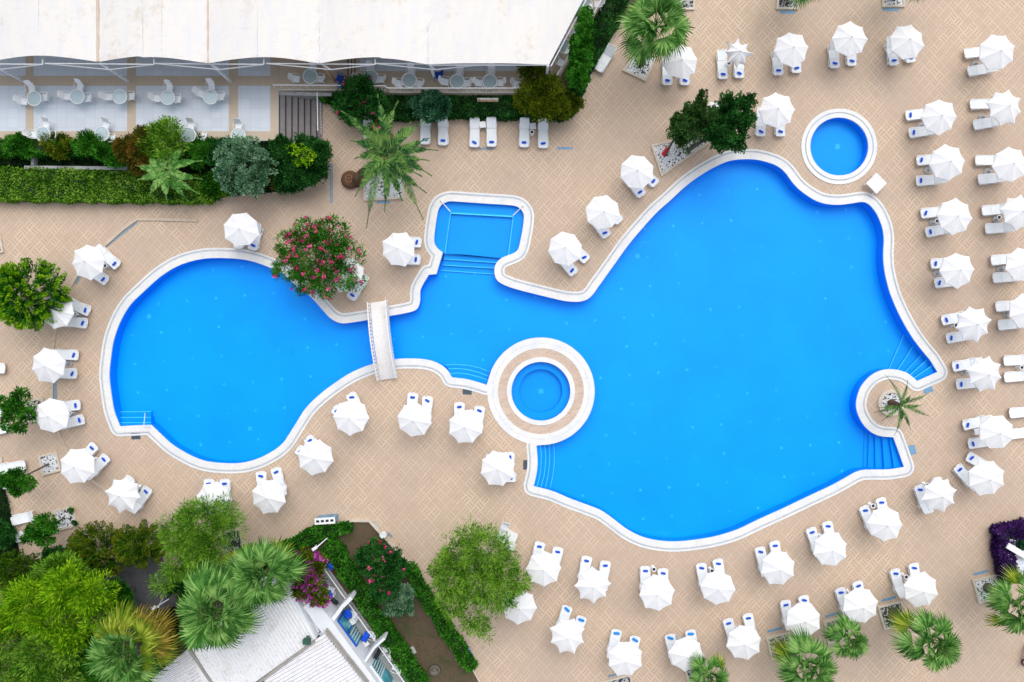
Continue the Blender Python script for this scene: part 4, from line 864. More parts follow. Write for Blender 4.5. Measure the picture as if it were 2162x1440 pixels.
for (x, y, lab) in ((1019, 263, 'between the middle pair of hedge loungers'), (1125, 266, 'between the right pair of hedge loungers'), (2064, 911, 'by the seventh parasol of the inner right column'), (1678, 1290, 'by the sixth parasol of the bottom right row'), (1986, 263, 'by the first parasol of the inner right column')):
    c = W(x, y, .44); c.z = 0; place(PR['side'], c, .1 if x < 1500 else .2, 'small white side table ' + lab, 'small side tables', 'side table')
c = W(1123, 279, .5); c.z = 0; place(PR['ash'], c, 0, 'white ashtray stand with black bowl between right hedge loungers', 'ashtray stands between the loungers', 'ashtray stand')

# ------------------------------------------------------------ terrace, canopy roof, stairs
Z1, Z2 = 1.1, 1.45
tag(MB().prism([(-64, W(0, 297, Z1).y), (W(588, 0, Z1).x, W(0, 297, Z1).y), (W(588, 0, Z1).x, 47), (-64, 47)], .002, Z1).build('terrace', M['patio']), kind='structure')
tr = P([(588.3, 192), (735, 192), (735, -900), (588.3, -900)], Z1); tag(MB().prism(tr, .003, Z1).build('terrace_landing', M['band']), kind='structure')
tr2 = P([(735.3, 195), (1160, 195), (1285, -20), (1700, -740), (735.3, -740)], Z2); tag(MB().prism(tr2, .004, Z2).build('upper_terrace', M['band']), kind='structure')
tag(MB().sheet(P([(760, 0), (1230, 0), (1150, 150), (760, 150)], Z2 + .004), Z2 + .004).build('upper_terrace_tiles', M['patio']), kind='structure')
tag(MB().box((W(741, 165, 1.3).x - .0, W(741, 165, 1.3).y, 1.27), (.02, 1, .01)).build('step_line', M['stepd']), kind='structure')
for i, x in enumerate((735, 742.5, 749.5)):
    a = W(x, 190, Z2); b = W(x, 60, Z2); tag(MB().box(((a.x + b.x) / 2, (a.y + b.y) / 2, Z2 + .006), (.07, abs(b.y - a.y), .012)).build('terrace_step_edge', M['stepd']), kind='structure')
bd = MB(); zb = Z1 + .004
for (x0, y0, x1, y1) in ((54, 60, 71, 277), (268, 60, 287, 277), (483, 60, 503, 277), (571, 60, 587.5, 277), (-200, 160, 54, 181), (71, 160, 268, 181), (287, 160, 483, 181), (503, 160, 571, 181), (-200, 277, 587.5, 296.5), (571, 56, 587.5, 60)):
    bd.sheet(P([(x0, y0), (x1, y0), (x1, y1), (x0, y1)], zb), zb)
tag(bd.build('terrace_bands', M['band']), kind='structure')
st = thing('stairway', 'wide grey stone stairway down from the terrace to the deck', 'stairs', W(588, 250, 0)); so = Vector(st.location)
sx0 = W(588, 0, Z1).x + .02; y0 = W(0, 199, Z1).y; y1 = W(0, 299, Z1).y
for i in range(7):
    z = Z1 - .157 * (i + 1) + .06; o = MB().box((sx0 + .40 * (i + .5) - so.x, (y0 + y1) / 2 - so.y, z / 2), (.4 - .003, y0 - y1, z)).build('step', M['step'], st)
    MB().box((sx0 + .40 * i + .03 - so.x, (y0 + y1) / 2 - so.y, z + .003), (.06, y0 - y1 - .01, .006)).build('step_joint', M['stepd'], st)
tag(MB().prism(P([(585, 193), (700, 196), (700, 203), (588, 201)], 1.0), .005, 1.02).build('stair_wall', M['concrete']), 'weathered concrete wall along the head of the stairway', 'wall')
def railing(pts, h, label, name='railing', n_per=2.2, off=.0):
    a = pts[0]; root = thing(name, label, 'railing', a); rel = [p - a for p in pts]; up = Vector((0, 0, 1))
    for hh, nm in ((h, 'top_rail'), (.12, 'bottom_rail')): MB().tube([p + up * hh for p in rel], .045 if hh == h else .03, 4).build(nm, M['white'], root)
    m = MB()
    for p, q in zip(rel[:-1], rel[1:]):
        n = max(1, int((q - p).length * n_per))
        for i in range(n + 1): r_ = p.lerp(q, i / n); m.bar(r_, r_ + up * h, .02, n=4)
    m.build('balusters', M['white'], root); return root
railing([W(586, 190, Z1), W(735, 191, Z1)], .95, 'white terrace railing above the stairway')
railing([W(737, 191.5, Z2), W(818, 191.5, Z2), W(822, 196, Z2), W(1150, 196, Z2), W(1165, 185, Z2)], .9, 'long white terrace railing behind the hedge')
railing([W(1166, 184, Z2), W(1190, 142, Z2), W(1216, 98, Z2), W(1262, 20, Z2), W(1290, -28, Z2)], .9, 'slanting white terrace railing beside the tall cypress')
railing([W(678, 205, .0), W(679, 285, 0)], 1.0, 'short white railing at the foot of the stairway', n_per=5)
# membrane roof on a steel frame
ZR = 4.5
rt = thing('canopy_roof', 'large white membrane canopy roof over the terrace', 'canopy roof', W(600, 0, 0)); ro = Vector(rt.location)
seams = [-262, -27, 208, 440, 675, 904, 1140]
def edge_y(x):
    """front edge scallop of the membrane in photo pixels"""
    for a, b in zip(seams[:-1], seams[1:]):
        if a <= x <= b:
            u = (x - a) / (b - a); am = 12 if x < 904 else 2; return (131 if x < 300 else 134) + (x > 800) * 2 - am * .7 * math.sin(math.pi * u) ** 1.2
    return 136
vs = []; fs = []; NX = 150; NY = 16
def redge(y): return 1157 + (136 - y) * .53
for j in range(NY + 1):
    for i in range(NX + 1):
        u = i / NX; v = j / NY; y = -420 * v + edge_y(min(1139, -262 + 1419 * u)) * (1 - v); xl = -262; xr = redge(y); x = xl + (xr - xl) * u
        zz = ZR + .0
        for a, b in zip(seams[:-1], seams[1:]):
            if a <= x <= b: zz += .38 * math.sin(math.pi * (x - a) / (b - a)) ** .8 * (1 if x < 904 else .3)
        p = W(x, y, ZR); vs.append((p.x - ro.x, p.y - ro.y, zz + .02 * math.sin(x * .05 + y * .03)))
for j in range(NY):
    for i in range(NX): k = j * (NX + 1) + i; fs.append((k, k + 1, k + NX + 2, k + NX + 1)[::1])
mm = MB().add(vs, fs); o = mm.build('membrane', M['membrane'], rt); sm = o.modifiers.new('thick', 'SOLIDIFY'); sm.thickness = .03; sm.offset = -1
for x, wd, mt in ((208, 7, 'stain'), (440, 4, 'stain'), (675, 2.2, 'seam'), (904, 1.6, 'seam'), (90, 1.5, 'seam'), (308, 1.3, 'seam'), (348, 1.2, 'seam'), (548, 1.0, 'seam')):
    a = W(x, edge_y(x) - 1, ZR); b = W(x - 2, -420, ZR); zt = ZR + (.03 if x in seams else .38 if x < 904 else .1); 
    m = MB(); m.tube([Vector((a.x - ro.x, a.y - ro.y, zt)), Vector((b.x - ro.x, b.y - ro.y, zt))], wd / PPM / 2 * .9, 6); m.build('seam', M[mt], rt)
def rl(p): return p - ro
nodes = []
for k, x in enumerate(seams[:-1]):
    if x < -100: continue
    z0 = ZR - .1; A = W(x, 133, z0); N = A + Vector((.05, -.0, -.7)); nx_ = W(x + 24 * (1 if x < 900 else .6), 147, ZR - .5); mid = W(x + 117, 136, ZR - .1)
    base = Vector((A.x + .12, A.y + .02, Z1 if x < 735 else Z2))
    MB().box(rl(Vector((base.x, base.y, (base.z + z0) / 2))), (.16, .16, z0 - base.z)).build('post', M['steel' if x != 675 else 'wood'], rt)
    MB().bar(rl(A), rl(nx_), .05, n=5).build('bracket', M['steel'], rt)
    prevm = W(x - 113, 134, ZR - .1)
    for q in (prevm, mid): MB().bar(rl(nx_), rl(q), .038, n=5).build('brace', M['white'], rt)
    MB().bar(rl(W(x + 117, 124, ZR)), rl(mid), .045, n=5).build('brace', M['white'], rt)
    MB().bar(rl(prevm), rl(mid + Vector((0, 0, 0))), .04, n=5).build('edge_beam', M['white'], rt)
MB().bar(rl(W(1157, 138, ZR - .05)), rl(W(1232, -5, ZR - .05)), .05, n=5).build('edge_beam', M['steel'], rt)
MB().bar(rl(W(1163, 140, ZR - .3)), rl(W(1240, -5, ZR - .3)), .05, n=5).build('edge_beam', M['steel'], rt)
MB().bar(rl(W(904, 137, ZR - .1)), rl(W(1157, 137, ZR - .1)), .05, n=5).build('edge_beam', M['white'], rt)
p = W(1157, 137, ZR); MB().box(rl(Vector((p.x, p.y, (ZR + Z2) / 2))), (.16, .16, ZR - Z2 - .1)).build('post', M['steel'], rt)

def face(a): return R(-a)     # picture-clockwise degrees to world rotation
TB = [((72, 208), [(66, 187, 80), (50, 213, 10), (95, 205, 180)], Z1, 'first', 'back row'), ((163, 204), [(168, 184, 100), (142, 203, 5), (186, 207, 180)], Z1, 'second', 'back row'), ((253, 204), [(229, 204, 0), (277, 203, 180)], Z1, 'third', 'back row'),
      ((354, 206), [(357, 186, 95), (332, 207, 8), (375, 209, 182)], Z1, 'fourth', 'back row'), ((444.6, 205), [(446, 183, 88), (424, 197, 25), (466, 204, 178)], Z1, 'fifth', 'back row'),
      ((91, 283.5), [(97, 263, 105), (70, 284, 8), (113, 287, 185)], Z1, 'first', 'front row'), ((215, 283), [(223, 264, 105), (195, 286, 5), (237, 292, 180)], Z1, 'second', 'front row'),
      ((398, 285), [(403, 265, 92), (378, 287, 0), (429, 287, 200)], Z1, 'third', 'front row'), ((503, 286), [(503, 267, 90)], Z1, 'fourth', 'front row'),
      ((655, 161), [(625, 166, 5), (660, 147, 95), (676, 166, 185)], Z1, 'first', 'railing row'), ((783, 163), [(759, 165, 0), (781, 146, 90), (803, 167, 180)], Z2, 'second', 'railing row'), ((864, 169), [(843, 176, 8), (868, 150, 90), (884, 176, 190)], Z2, 'third', 'railing row'),
      ((965, 172), [(940, 172, 8), (970, 150, 95), (985, 175, 175)], Z2, 'fourth', 'railing row'), ((1034, 172), [(1012, 174, 5), (1037, 149, 95), (1055, 174, 180)], Z2, 'fifth', 'railing row'),
      ((1195, 99), [(1184, 131, 300), (1212, 72, 120)], Z2, 'lone', 'cypress side'), ((1236, 12), [(1262, 8, 180)], Z2, 'topmost', 'cypress side')]
WH = {(0, 0): ''}
for (tx, ty), chs, z, od, row in TB:
    c = W(tx, ty, z + .71); c.z = z; place(PR['table'], c, rng0.uniform(0, 1.5), 'round glass table with white rim, %s in the terrace %s' % (od, row), 'round glass tables on the terrace')
    for (x, y, a) in chs:
        q = W(x, y, z + .5); q.z = z; dx, dy = x - tx, y - ty; wh = ('right' if dx > 0 else 'left') if abs(dx) > abs(dy) else ('above' if dy < 0 else 'below'); wh = {'right': 'right of', 'left': 'left of'}.get(wh, wh)
        place(PR['chair'], q, face(a), 'white patio chair %s the %s glass table, terrace %s' % (wh, od, row), 'white chairs on the terrace')
c = W(1091, 177, Z2 + .5); c.z = Z2; place(PR['chair'], c, face(15), 'white patio chair standing alone by the olive green bush', 'white chairs on the terrace')
for (x, y, a, lab, z) in ((717, 164, 200, 'dark blue chair left of the terrace step lines, upper', Z1), (720, 177, 200, 'dark blue chair left of the terrace step lines, lower', Z1), (924, 158, 180, 'dark blue chair beside the third canopy bracket', Z2)):
    c = W(x, y, z + .5); c.z = z; place(PR['bchair'], c, face(a), lab, 'blue chairs on the terrace')

# ------------------------------------------------------------ footbridge
b0 = [(777.4, 639.4), (819.7, 634), (841.7, 797), (798, 803)]
A = (W(778.5, 639, .3) + W(819.5, 634.5, .3)) / 2; B = (W(799, 803, .3) + W(841, 798, .3)) / 2; A.z = B.z = 0
br = thing('footbridge', 'white arched footbridge across the channel between the pools', 'footbridge', A); d = (B - A); Lb = d.length; d.normalize(); n_ = Vector((-d.y, d.x, 0))
dk = MB(); N = 24; hw = .60
def arch(u): return .14 + .62 * math.sin(math.pi * u) ** .9
vs = []
for i in range(N + 1):
    u = i / N; p = d * Lb * u; z = arch(u)
    for s in (-1, 1):
        for dz in (0, -.14): q = p + n_ * s * hw; vs.append((q.x, q.y, z + dz))
fs = []
for i in range(N):
    k = i * 4; fs += [(k, k + 2, k + 6, k + 4), (k + 1, k + 5, k + 7, k + 3), (k, k + 4, k + 5, k + 1), (k + 2, k + 3, k + 7, k + 6)]
fs += [(0, 1, 3, 2), (N*4, N*4+2, N*4+3, N*4+1)]
def bridge_mat():
    t = NT('weathered_white_deck'); n = t.noise(7, 7, rough=.85)
    mp = t.n('ShaderNodeMapping'); mp.inputs['Rotation'].default_value = (0, 0, R(-8)); mp.inputs['Scale'].default_value = (1.5, 9, 1); t.l(t.pos(), mp.inputs[0]); s_ = t.noise(2.5, 6, vec=mp.outputs[0], rough=.8)
    c = t.mix(t.ramp(n, [(.56, 0.0), (.66, .7)]), (.80, .79, .78), (.38, .35, .33)); c = t.mix(t.ramp(s_, [(.56, 0.0), (.66, .6)]), c, (.38, .35, .33))
    c = t.mix(t.ramp(t.noise(1.4, 5), [(.6, 0.0), (.75, .4)]), c, (.62, .42, .28)); return t.bsdf(c, .8, bump=n, bs=.5)
M['bridge'] = bridge_mat()
dk.add(vs, fs).build('deck', M['bridge'], br)
for s in (-1, 1):
    nm = MB(); pr_ = []
    for i in range(N + 1): u = i / N; pr_.append(d * Lb * u + n_ * s * (hw + .05) + Vector((0, 0, arch(u) + .88)))
    nm.tube(pr_, .055, 4); nm.build('handrail', M['bridge'], br)
    lo = MB(); lo.tube([p - Vector((0, 0, .76)) for p in pr_], .035, 4); lo.build('lower_rail', M['bridge'], br)
    for i in range(22):
        u = (i + .5) / 22; p = d * Lb * u + n_ * s * (hw + .05); MB().box(p + Vector((0, 0, arch(u) + .43)), (.05, .17, .88), math.atan2(d.y, d.x) + math.pi / 2).build('baluster', M['bridge'], br)

# ------------------------------------------------------------ planters
def planter(poly, label, mat='pebble', wk=4.2, h=.14):
    c = W(sum(p[0] for p in poly) / len(poly), sum(p[1] for p in poly) / len(poly), 0); root = thing('planter', label, 'planter', c, 0, 'pebble planters in the deck'); cx = c.xy
    ctr = np.array([sum(p[0] for p in poly) / len(poly), sum(p[1] for p in poly) / len(poly)]); pin = []
    n = len(poly); pp = np.array(poly, float)
    for i in range(n):
        a, b, c_ = pp[i - 1], pp[i], pp[(i + 1) % n]; d1 = (a - b) / np.linalg.norm(a - b); d2 = (c_ - b) / np.linalg.norm(c_ - b); sn = abs(d1[0] * d2[1] - d1[1] * d2[0]); pin.append(b + (d1 + d2) * wk / max(.4, sn))
    out = [tuple(p - cx) for p in P(poly)]; inn = [tuple(Vector(p) - cx) for p in P([tuple(q) for q in pin])]
    MB().prism(out, -.02, h, [inn]).build('kerb', M['pkerb'], root); MB().prism(inn, -.02, h - .06).build('pebbles', M[mat], root); return root
planter([(1373.5,306.4),(1466,286),(1500,300),(1395.7,373.7)], 'large triangular pebble planter with two leaning trees')
planter([(1343,107),(1388.6,119),(1362.7,172.7),(1313.8,149.7)], 'slanted pebble planter of the palm beside the top parasol')
planter([(1638,20.5),(1684,21.5),(1686,-22),(1640,-22)], 'pebble planter cut by the top edge, left one', 'pebble3')
planter([(1861,16),(1909,16),(1909,-26),(1861,-26)], 'pebble planter cut by the top edge, right one')
planter([(1424,22),(1466,22),(1468,-20),(1424,-20)], 'pebble planter behind the fan palm at the top edge', 'pebble3')
planter([(2050.6,1223),(2104,1211.7),(2114,1262),(2064.4,1274)], 'rightmost square pebble planter near the purple hedge')
planter([(1851,1280),(1903,1266),(1912.5,1318),(1865,1329)], 'square pebble planter with a bare leaning palm trunk', 'pebble3')
planter([(1737.5,1311),(1786,1298),(1796,1348),(1747,1359)], 'square planter with green pebbles under the smallest palm', 'pebble2')
planter([(1616,1345.6),(1666.7,1331.7),(1677,1381),(1628,1393)], 'square planter with grassy pebbles left of the smallest palm', 'pebble2')
planter([(1438,1390),(1486,1377),(1500,1425),(1452,1440)], 'planter under the palm at the bottom edge', 'pebble3')
planter([(1268,1438),(1331,1421),(1345,1475),(1282,1490)], 'planter cut by the bottom edge under the third parasol', 'pebble3')
planter([(50,846),(92,838),(102,885),(60,893)], 'left edge planter beside the fourth west parasol', 'pebble2')
planter([(82,961.7),(122,952.5),(131.4,993.8),(91.7,1004.5)], 'square pebble planter with the long leaning trunk, left edge')
planter([(113,1077.8),(155.8,1066.5),(166.5,1110),(122,1120.6)], 'square pebble planter with small green cushions, lower left')
planter([(462,1122),(508,1114),(520,1165),(475,1178)], 'pebble planter under the feathery tree below the left pool', 'pebble3')
planter([(-30,497),(4,503),(10,533),(-30,540)], 'planter corner cut by the left edge', 'pebble3')
planter([(767.8,360.5),(855,364),(853,420),(767.8,425)], 'wide pebble planter under the big date palm')
bp = thing('round_planter', 'round pebble planter of the small palm in the pool bay', 'planter', W(1880, 850, 0))
MB().prism([tuple(Vector(p) - W(1880, 850).xy) for p in P(circle(1880, 850, 28, 40))], -.01, .18, [[tuple(Vector(p) - W(1880, 850).xy) for p in P(circle(1880, 850, 21, 40))]]).build('kerb', M['pkerb'], bp)
MB().prism([tuple(Vector(p) - W(1880, 850).xy) for p in P(circle(1880, 850, 21, 40))], -.01, .1).build('pebbles', M['pebble'], bp)
for (x, y, r_, lab) in ((149, 1078, 5, 'tiny round green cushion plant in the lower left planter, upper'), (157, 1104, 5, 'tiny round green cushion plant in the lower left planter, lower'), (1437, 303, 9, 'small golden green tuft in the triangular planter')):
    tree('cushion_plant', lab, 'plant', (x, y), r_, .35, 'f_mid' if x < 1000 else 'f_olive', nc=26, per=24, cr=.1, leaf=(.07, .03), k=3, trunk_r=.03)

# ------------------------------------------------------------ garden beds
tag(MB().prism(P([(-300, 300), (590, 300), (600, 297), (690, 297), (692, 372), (640, 398), (560, 405), (480, 412), (430, 427), (380, 426), (0, 420), (-300, 420)]), -.01, .06).build('garden_bed', M['soil']), kind='structure')
tag(ribbon([(-300, 421), (0, 423), (200, 425), (380, 429), (432, 430), (482, 415), (560, 408), (642, 400), (690, 377)], 4, 0, .16).build('bed_kerb', M['pkerb']), 'pale kerb along the foot of the long left hedge', 'kerb')
tag(MB().prism(P([(672, 197), (1160, 200), (1300, -30), (1420, -200), (1420, -20), (1312, 46), (1284, 94), (1250, 149), (1234, 195), (1212, 242), (1185, 254), (960, 250), (745, 255), (722, 235), (700, 212)]), -.01, .05).build('garden_bed', M['soil']), kind='structure')
tag(ribbon([(960, 251), (1100, 252), (1186, 254)], 4, 0, .12).build('bed_kerb', M['pkerb']), 'pale kerb below the terrace hedge behind the loungers', 'kerb')
tag(ribbon([(1314, 46), (1286, 94), (1252, 149), (1236, 195), (1214, 243), (1190, 255)], 4, 0, .14).build('bed_kerb', M['pkerb']), 'slanting pale kerb beside the tall cypress', 'kerb')
tag(MB().prism(P([(560, 1168), (660, 1112), (742, 1103), (782, 1104), (822, 1150), (868, 1195), (945, 1315), (1020, 1460), (1020, 1600), (300, 1600), (540, 1300), (400, 1200)]), -.01, .06).build('garden_bed', M['soil']), kind='structure')
tag(ribbon([(470, 1205), (570, 1160), (640, 1125), (700, 1106), (745, 1098), (780, 1098)], 5, 0, .2).build('garden_wall', M['pkerb']), 'low stone edging wall above the bungalow garden', 'garden wall')
tag(ribbon([(781, 1099), (800, 1120), (865, 1188)], 5, 0, .2).build('garden_wall', M['pkerb']), 'low stone edging wall beside the pink oleander garden', 'garden wall')
tag(ribbon([(866, 1189), (950, 1320), (1030, 1470)], 3, 0, .15).build('bed_kerb', M['pkerb']), 'thin kerb between the bungalow garden hedge and the deck', 'kerb')
tag(MB().prism(P([(-300, 1000), (8, 1000), (30, 1090), (48, 1175), (110, 1190), (250, 1215), (330, 1210), (450, 1180), (560, 1168), (540, 1300), (300, 1600), (-300, 1600)]), -.01, .05).build('side_garden', M['soil']), kind='structure')
tag(MB().sheet(P([(215, 1195), (340, 1165), (380, 1290), (330, 1420), (230, 1330)]), .056).build('service_path', M['asphalt']), kind='structure')
tag(ribbon([(4, 965), (8, 1010), (22, 1060), (50, 1175)], 4, 0, .14).build('bed_kerb', M['pkerb']), 'pale kerb along the dark hedge at the left edge', 'kerb')
tag(MB().prism(P([(52, 350), (270, 352), (268, 359), (52, 357)], .8), .06, .85).prism(P([(66, 322), (72, 322), (72, 349), (66, 349)], .8), .06, .84).build('retaining_wall', M['concrete']), 'low grey concrete retaining wall between the two left hedges', 'wall')

H = hedge
H('hedge', 'lower left hedge, yellow green, cut by the left edge', [(-60, 354), (188, 360), (190, 421), (-60, 417)], .95, 'f_bright', 170)
H('hedge', 'lower hedge right of the gap, bright green', [(196, 362), (290, 366), (445, 372), (478, 405), (430, 424), (380, 423), (196, 421)], .9, 'f_bright', 170)
H('hedge', 'upper left bushy hedge below the terrace edge', [(-60, 296), (60, 294), (150, 300), (250, 294), (252, 318), (150, 322), (-60, 322)], 1.5, 'f_mid', 150, (.17, .08), bump=.5)
H('ivy_bank', 'dark green bank between the two left hedges', [(-60, 322), (270, 322), (420, 330), (440, 366), (270, 350), (-60, 350)], .5, 'f_deep', 120)
H('hedge', 'dark shrubby bank left of the dark bush', [(400, 300), (600, 302), (640, 330), (600, 395), (470, 405), (420, 372)], .9, 'f_deep', 140)
H('hedge', 'long dark hedge under the terrace railing', [(690, 204), (1090, 207), (1180, 212), (1172, 240), (960, 240), (800, 246), (738, 240)], 1.0, 'f_dark', 150)
H('grass_strip', 'dark green lawn strip below the terrace hedge', [(830, 236), (1180, 236), (1183, 251), (960, 248), (760, 252)], .3, 'f_dark', 150)
H('hedge', 'slanting hedge beside the tall cypress', [(1284, -10), (1326, -10), (1304, 46), (1277, 92), (1245, 147), (1230, 190), (1210, 238), (1178, 248), (1200, 190), (1240, 90)], .9, 'f_dark', 150)
H('hedge', 'small bright hedge left of the stairs foot', [(668, 200), (705, 202), (735, 222), (760, 250), (735, 256), (700, 215)], .9, 'f_mid', 150)
H('hedge', 'curving hedge above the bungalow garden', [(575, 1160), (660, 1118), (735, 1108), (740, 1122), (690, 1135), (640, 1152), (590, 1175)], .7, 'f_mid', 190)
H('hedge', 'long hedge along the bungalow balconies', [(680, 1160), (702, 1146), (718, 1160), (752, 1222), (794, 1290), (846, 1362), (900, 1448), (882, 1470), (838, 1400), (790, 1328), (742, 1250), (702, 1190)], 1.0, 'f_mid', 190)
H('hedge', 'long low hedge between garden soil and deck', [(856, 1196), (872, 1198), (900, 1246), (950, 1322), (1005, 1410), (988, 1420), (940, 1350), (885, 1262)], .7, 'f_mid', 190)
H('hedge', 'dark hedge on the left edge below the loungers', [(-60, 990), (-6, 1000), (14, 1090), (30, 1180), (-60, 1190)], .5, 'f_deep', 130)
H('grass_patch', 'sparse grass patch in the bungalow garden soil', [(875, 1340), (930, 1345), (990, 1450), (900, 1450)], .12, 'f_olive', 22, (.12, .04), .05)
H('leaf_litter', 'dry leaf litter and weeds on the bungalow garden soil', [(770, 1112), (815, 1150), (870, 1200), (985, 1420), (940, 1440), (880, 1350), (840, 1300), (760, 1160)], .06, 'f_rust', 26, (.11, .05), bump=.03)
H('purple_hedge', 'purple flowering hedge round the kiosk at the right edge, upper arm', [(2112, 1122), (2180, 1104), (2185, 1130), (2140, 1142), (2118, 1150)], 1.1, 'f_purple', 260, cat='hedge')
H('purple_hedge', 'purple flowering hedge at the right edge, lower arm', [(2114, 1150), (2136, 1146), (2146, 1198), (2130, 1240), (2122, 1205)], 1.1, 'f_purple', 260)

# ------------------------------------------------------------ trees and shrubs
T = tree
plume_tree('thuja', 'bright green plumed conifer at the left edge above the parasols', 'tree', (50, 620), (88, 76), 4.2, 'f_mid', n=190, plen=(.9, 1.5), pw=.18, per=150, spread=1.2, tipmat='f_lime', leaf=(.12, .045))
T('small_tree', 'small leafy tree at the left edge beside fourth west parasol', 'tree', (40, 866), (34, 38), 3.0, 'f_mid', (75, 858), nc=110, per=30, cr=.3, k=6, trunk_r=.07, lobes_px=[(45, 838, 16, .3), (30, 862, 20, .2), (60, 878, 14, .1), (22, 893, 14, 0), (48, 900, 10, 0), (10, 850, 12, .2)])
T('leaning_tree', 'small tree on a long leaning trunk over two loungers', 'tree', (42, 1012), (34, 28), 3.2, 'f_mid', (104, 979), nc=90, per=30, cr=.28, trunk_r=.08, lobes_px=[(36, 1004, 13, .2), (20, 1012, 13, .2), (60, 1022, 13, 0), (38, 1030, 12, 0), (10, 1006, 7, 0)])
T('small_tree', 'small round leafy tree over the lowest left lounger', 'tree', (92, 1118), (38, 28), 2.8, 'f_mid', (136, 1092), nc=110, per=32, cr=.28, trunk_r=.08, lobes_px=[(98, 1103, 17, .2), (75, 1122, 15, .2), (115, 1112, 12, .1), (95, 1138, 14, 0), (62, 1135, 10, 0)])
plume_tree('plumed_conifer', 'dark golden tipped plumed conifer, larger lower left one', 'tree', (205, 1163), (72, 60), 3.2, 'f_plume', n=170, plen=(.8, 1.3), pw=.15, per=130, spread=1.3, tipmat='f_olive', leaf=(.09, .035))
plume_tree('plumed_conifer', 'dark golden tipped plumed conifer beside the feathery tree', 'tree', (292, 1152), (60, 52), 3.5, 'f_plume', n=130, plen=(.8, 1.3), pw=.15, per=130, spread=1.3, tipmat='f_olive', leaf=(.09, .035))
plume_tree('plumed_conifer', 'dark plumed conifer at the left edge above lime trees', 'tree', (35, 1215), (65, 50), 3.0, 'f_plume', n=130, plen=(.7, 1.2), pw=.16, per=130, leaf=(.09, .035))
T('feathery_tree', 'feathery light green tree below the left pool', 'tree', (425, 1130), (88, 80), 5.5, 'f_bright', (490, 1150), leaf=(.26, .032), nc=290, per=48, cr=.5, inner=.3, k=9, trunk_r=.16, hang=.35, lobes_px=[(430, 1100, 50, .4), (390, 1130, 42, .5), (470, 1085, 34, .2), (490, 1115, 28, 0), (420, 1150, 45, .3), (365, 1105, 24, 0), (380, 1185, 30, -.2), (350, 1225, 22, -.8), (410, 1200, 24, -.5), (455, 1160, 28, 0)])
T('feathery_tree', 'feathery light green tree at lower centre over a parasol', 'tree', (1005, 1220), (110, 105), 5.8, 'f_bright', (1030, 1200), leaf=(.24, .036), nc=360, per=48, cr=.5, inner=.3, k=9, trunk_r=.17, hang=.35, lobes_px=[(970, 1170, 42, .3), (1030, 1160, 45, .3), (950, 1220, 42, .4), (1010, 1220, 50, .5), (1060, 1190, 34, .2), (1000, 1290, 40, .1), (1060, 1245, 36, .2), (1095, 1225, 22, 0), (960, 1270, 28, 0), (935, 1190, 24, 0), (990, 1125, 24, 0), (1020, 1325, 18, -.1)])
for lab, c, r_, tp, mt, lp in (('large lime green tree mass in the lower left corner', (105, 1285), (125, 85), 6.5, 'f_lime', [(150, 1240, 45, .5), (70, 1270, 50, .3), (205, 1250, 34, .2), (110, 1300, 45, .4), (215, 1290, 28, -.1), (20, 1310, 40, .1), (160, 1330, 35, 0)]),
                              ('bright green tree at the very bottom left corner', (50, 1390), (100, 70), 6.0, 'f_bright', [(20, 1350, 45, .3), (90, 1380, 50, .4), (20, 1420, 45, .1), (130, 1430, 40, .1), (60, 1440, 40, 0), (150, 1365, 35, 0)]),
                              ('mid green tree crown between plumed conifers and lime tree', (130, 1215), (50, 35), 4.5, 'f_bright', [(130, 1205, 28, .2), (105, 1215, 24, .1), (160, 1225, 24, .0)])):
    T('leafy_tree', lab, 'tree', c, r_, tp, mt, leaf=(.26, .045), nc=300, per=52, cr=.55, lobes_px=lp, hang=.2, trunk_r=.2)
T('dark_tree', 'dark crown behind the lime tree at bottom left', 'tree', (190, 1390), 60, 4.5, 'f_mid', nc=330, per=34, cr=.42, leaf=(.22, .07), k=7)
T('oleander', 'round oleander full of pink blossom above the left pool', 'flowering shrub', (668, 546), (92, 82), 3.7, 'f_mid', (672, 565), leaf=(.20, .045), nc=430, per=30, cr=.34, fl=('pink', 170, .115), lobes_px=[(672, 540, 60, .2), (622, 518, 36, 0), (610, 568, 28, 0), (702, 500, 40, .1), (736, 545, 32, .1), (738, 586, 28, 0), (690, 594, 34, 0), (645, 595, 28, 0), (650, 490, 26, 0)])
T('oleander', 'pink oleander hanging over the terrace railing', 'flowering shrub', (760, 210), (50, 48), 3.0, 'f_dark', (760, 235), leaf=(.2, .05), nc=240, per=30, cr=.3, fl=('pink', 14, .10), lobes_px=[(755, 195, 30, .2), (735, 222, 28, 0), (790, 215, 26, 0), (770, 178, 16, .3), (745, 240, 22, -.4), (800, 235, 20, -.4)])
T('oleander', 'small pink oleander tucked under the big date palm', 'flowering shrub', (800, 285), (32, 34), 2.4, 'f_mid', (805, 300), leaf=(.18, .05), nc=110, per=28, cr=.26, fl=('pink', 30, .11))
T('oleander', 'tall oleander with few pink flowers in the bungalow garden', 'flowering shrub', (805, 1205), (52, 72), 3.2, 'f_dark', (805, 1190), leaf=(.2, .05), nc=380, per=30, cr=.32, k=9, fl=('pink', 30, .12), lobes_px=[(798, 1164, 24, .1), (795, 1190, 32, .2), (830, 1200, 28, .1), (810, 1235, 30, .2), (775, 1175, 20, -.1), (836, 1176, 15, -.1)])
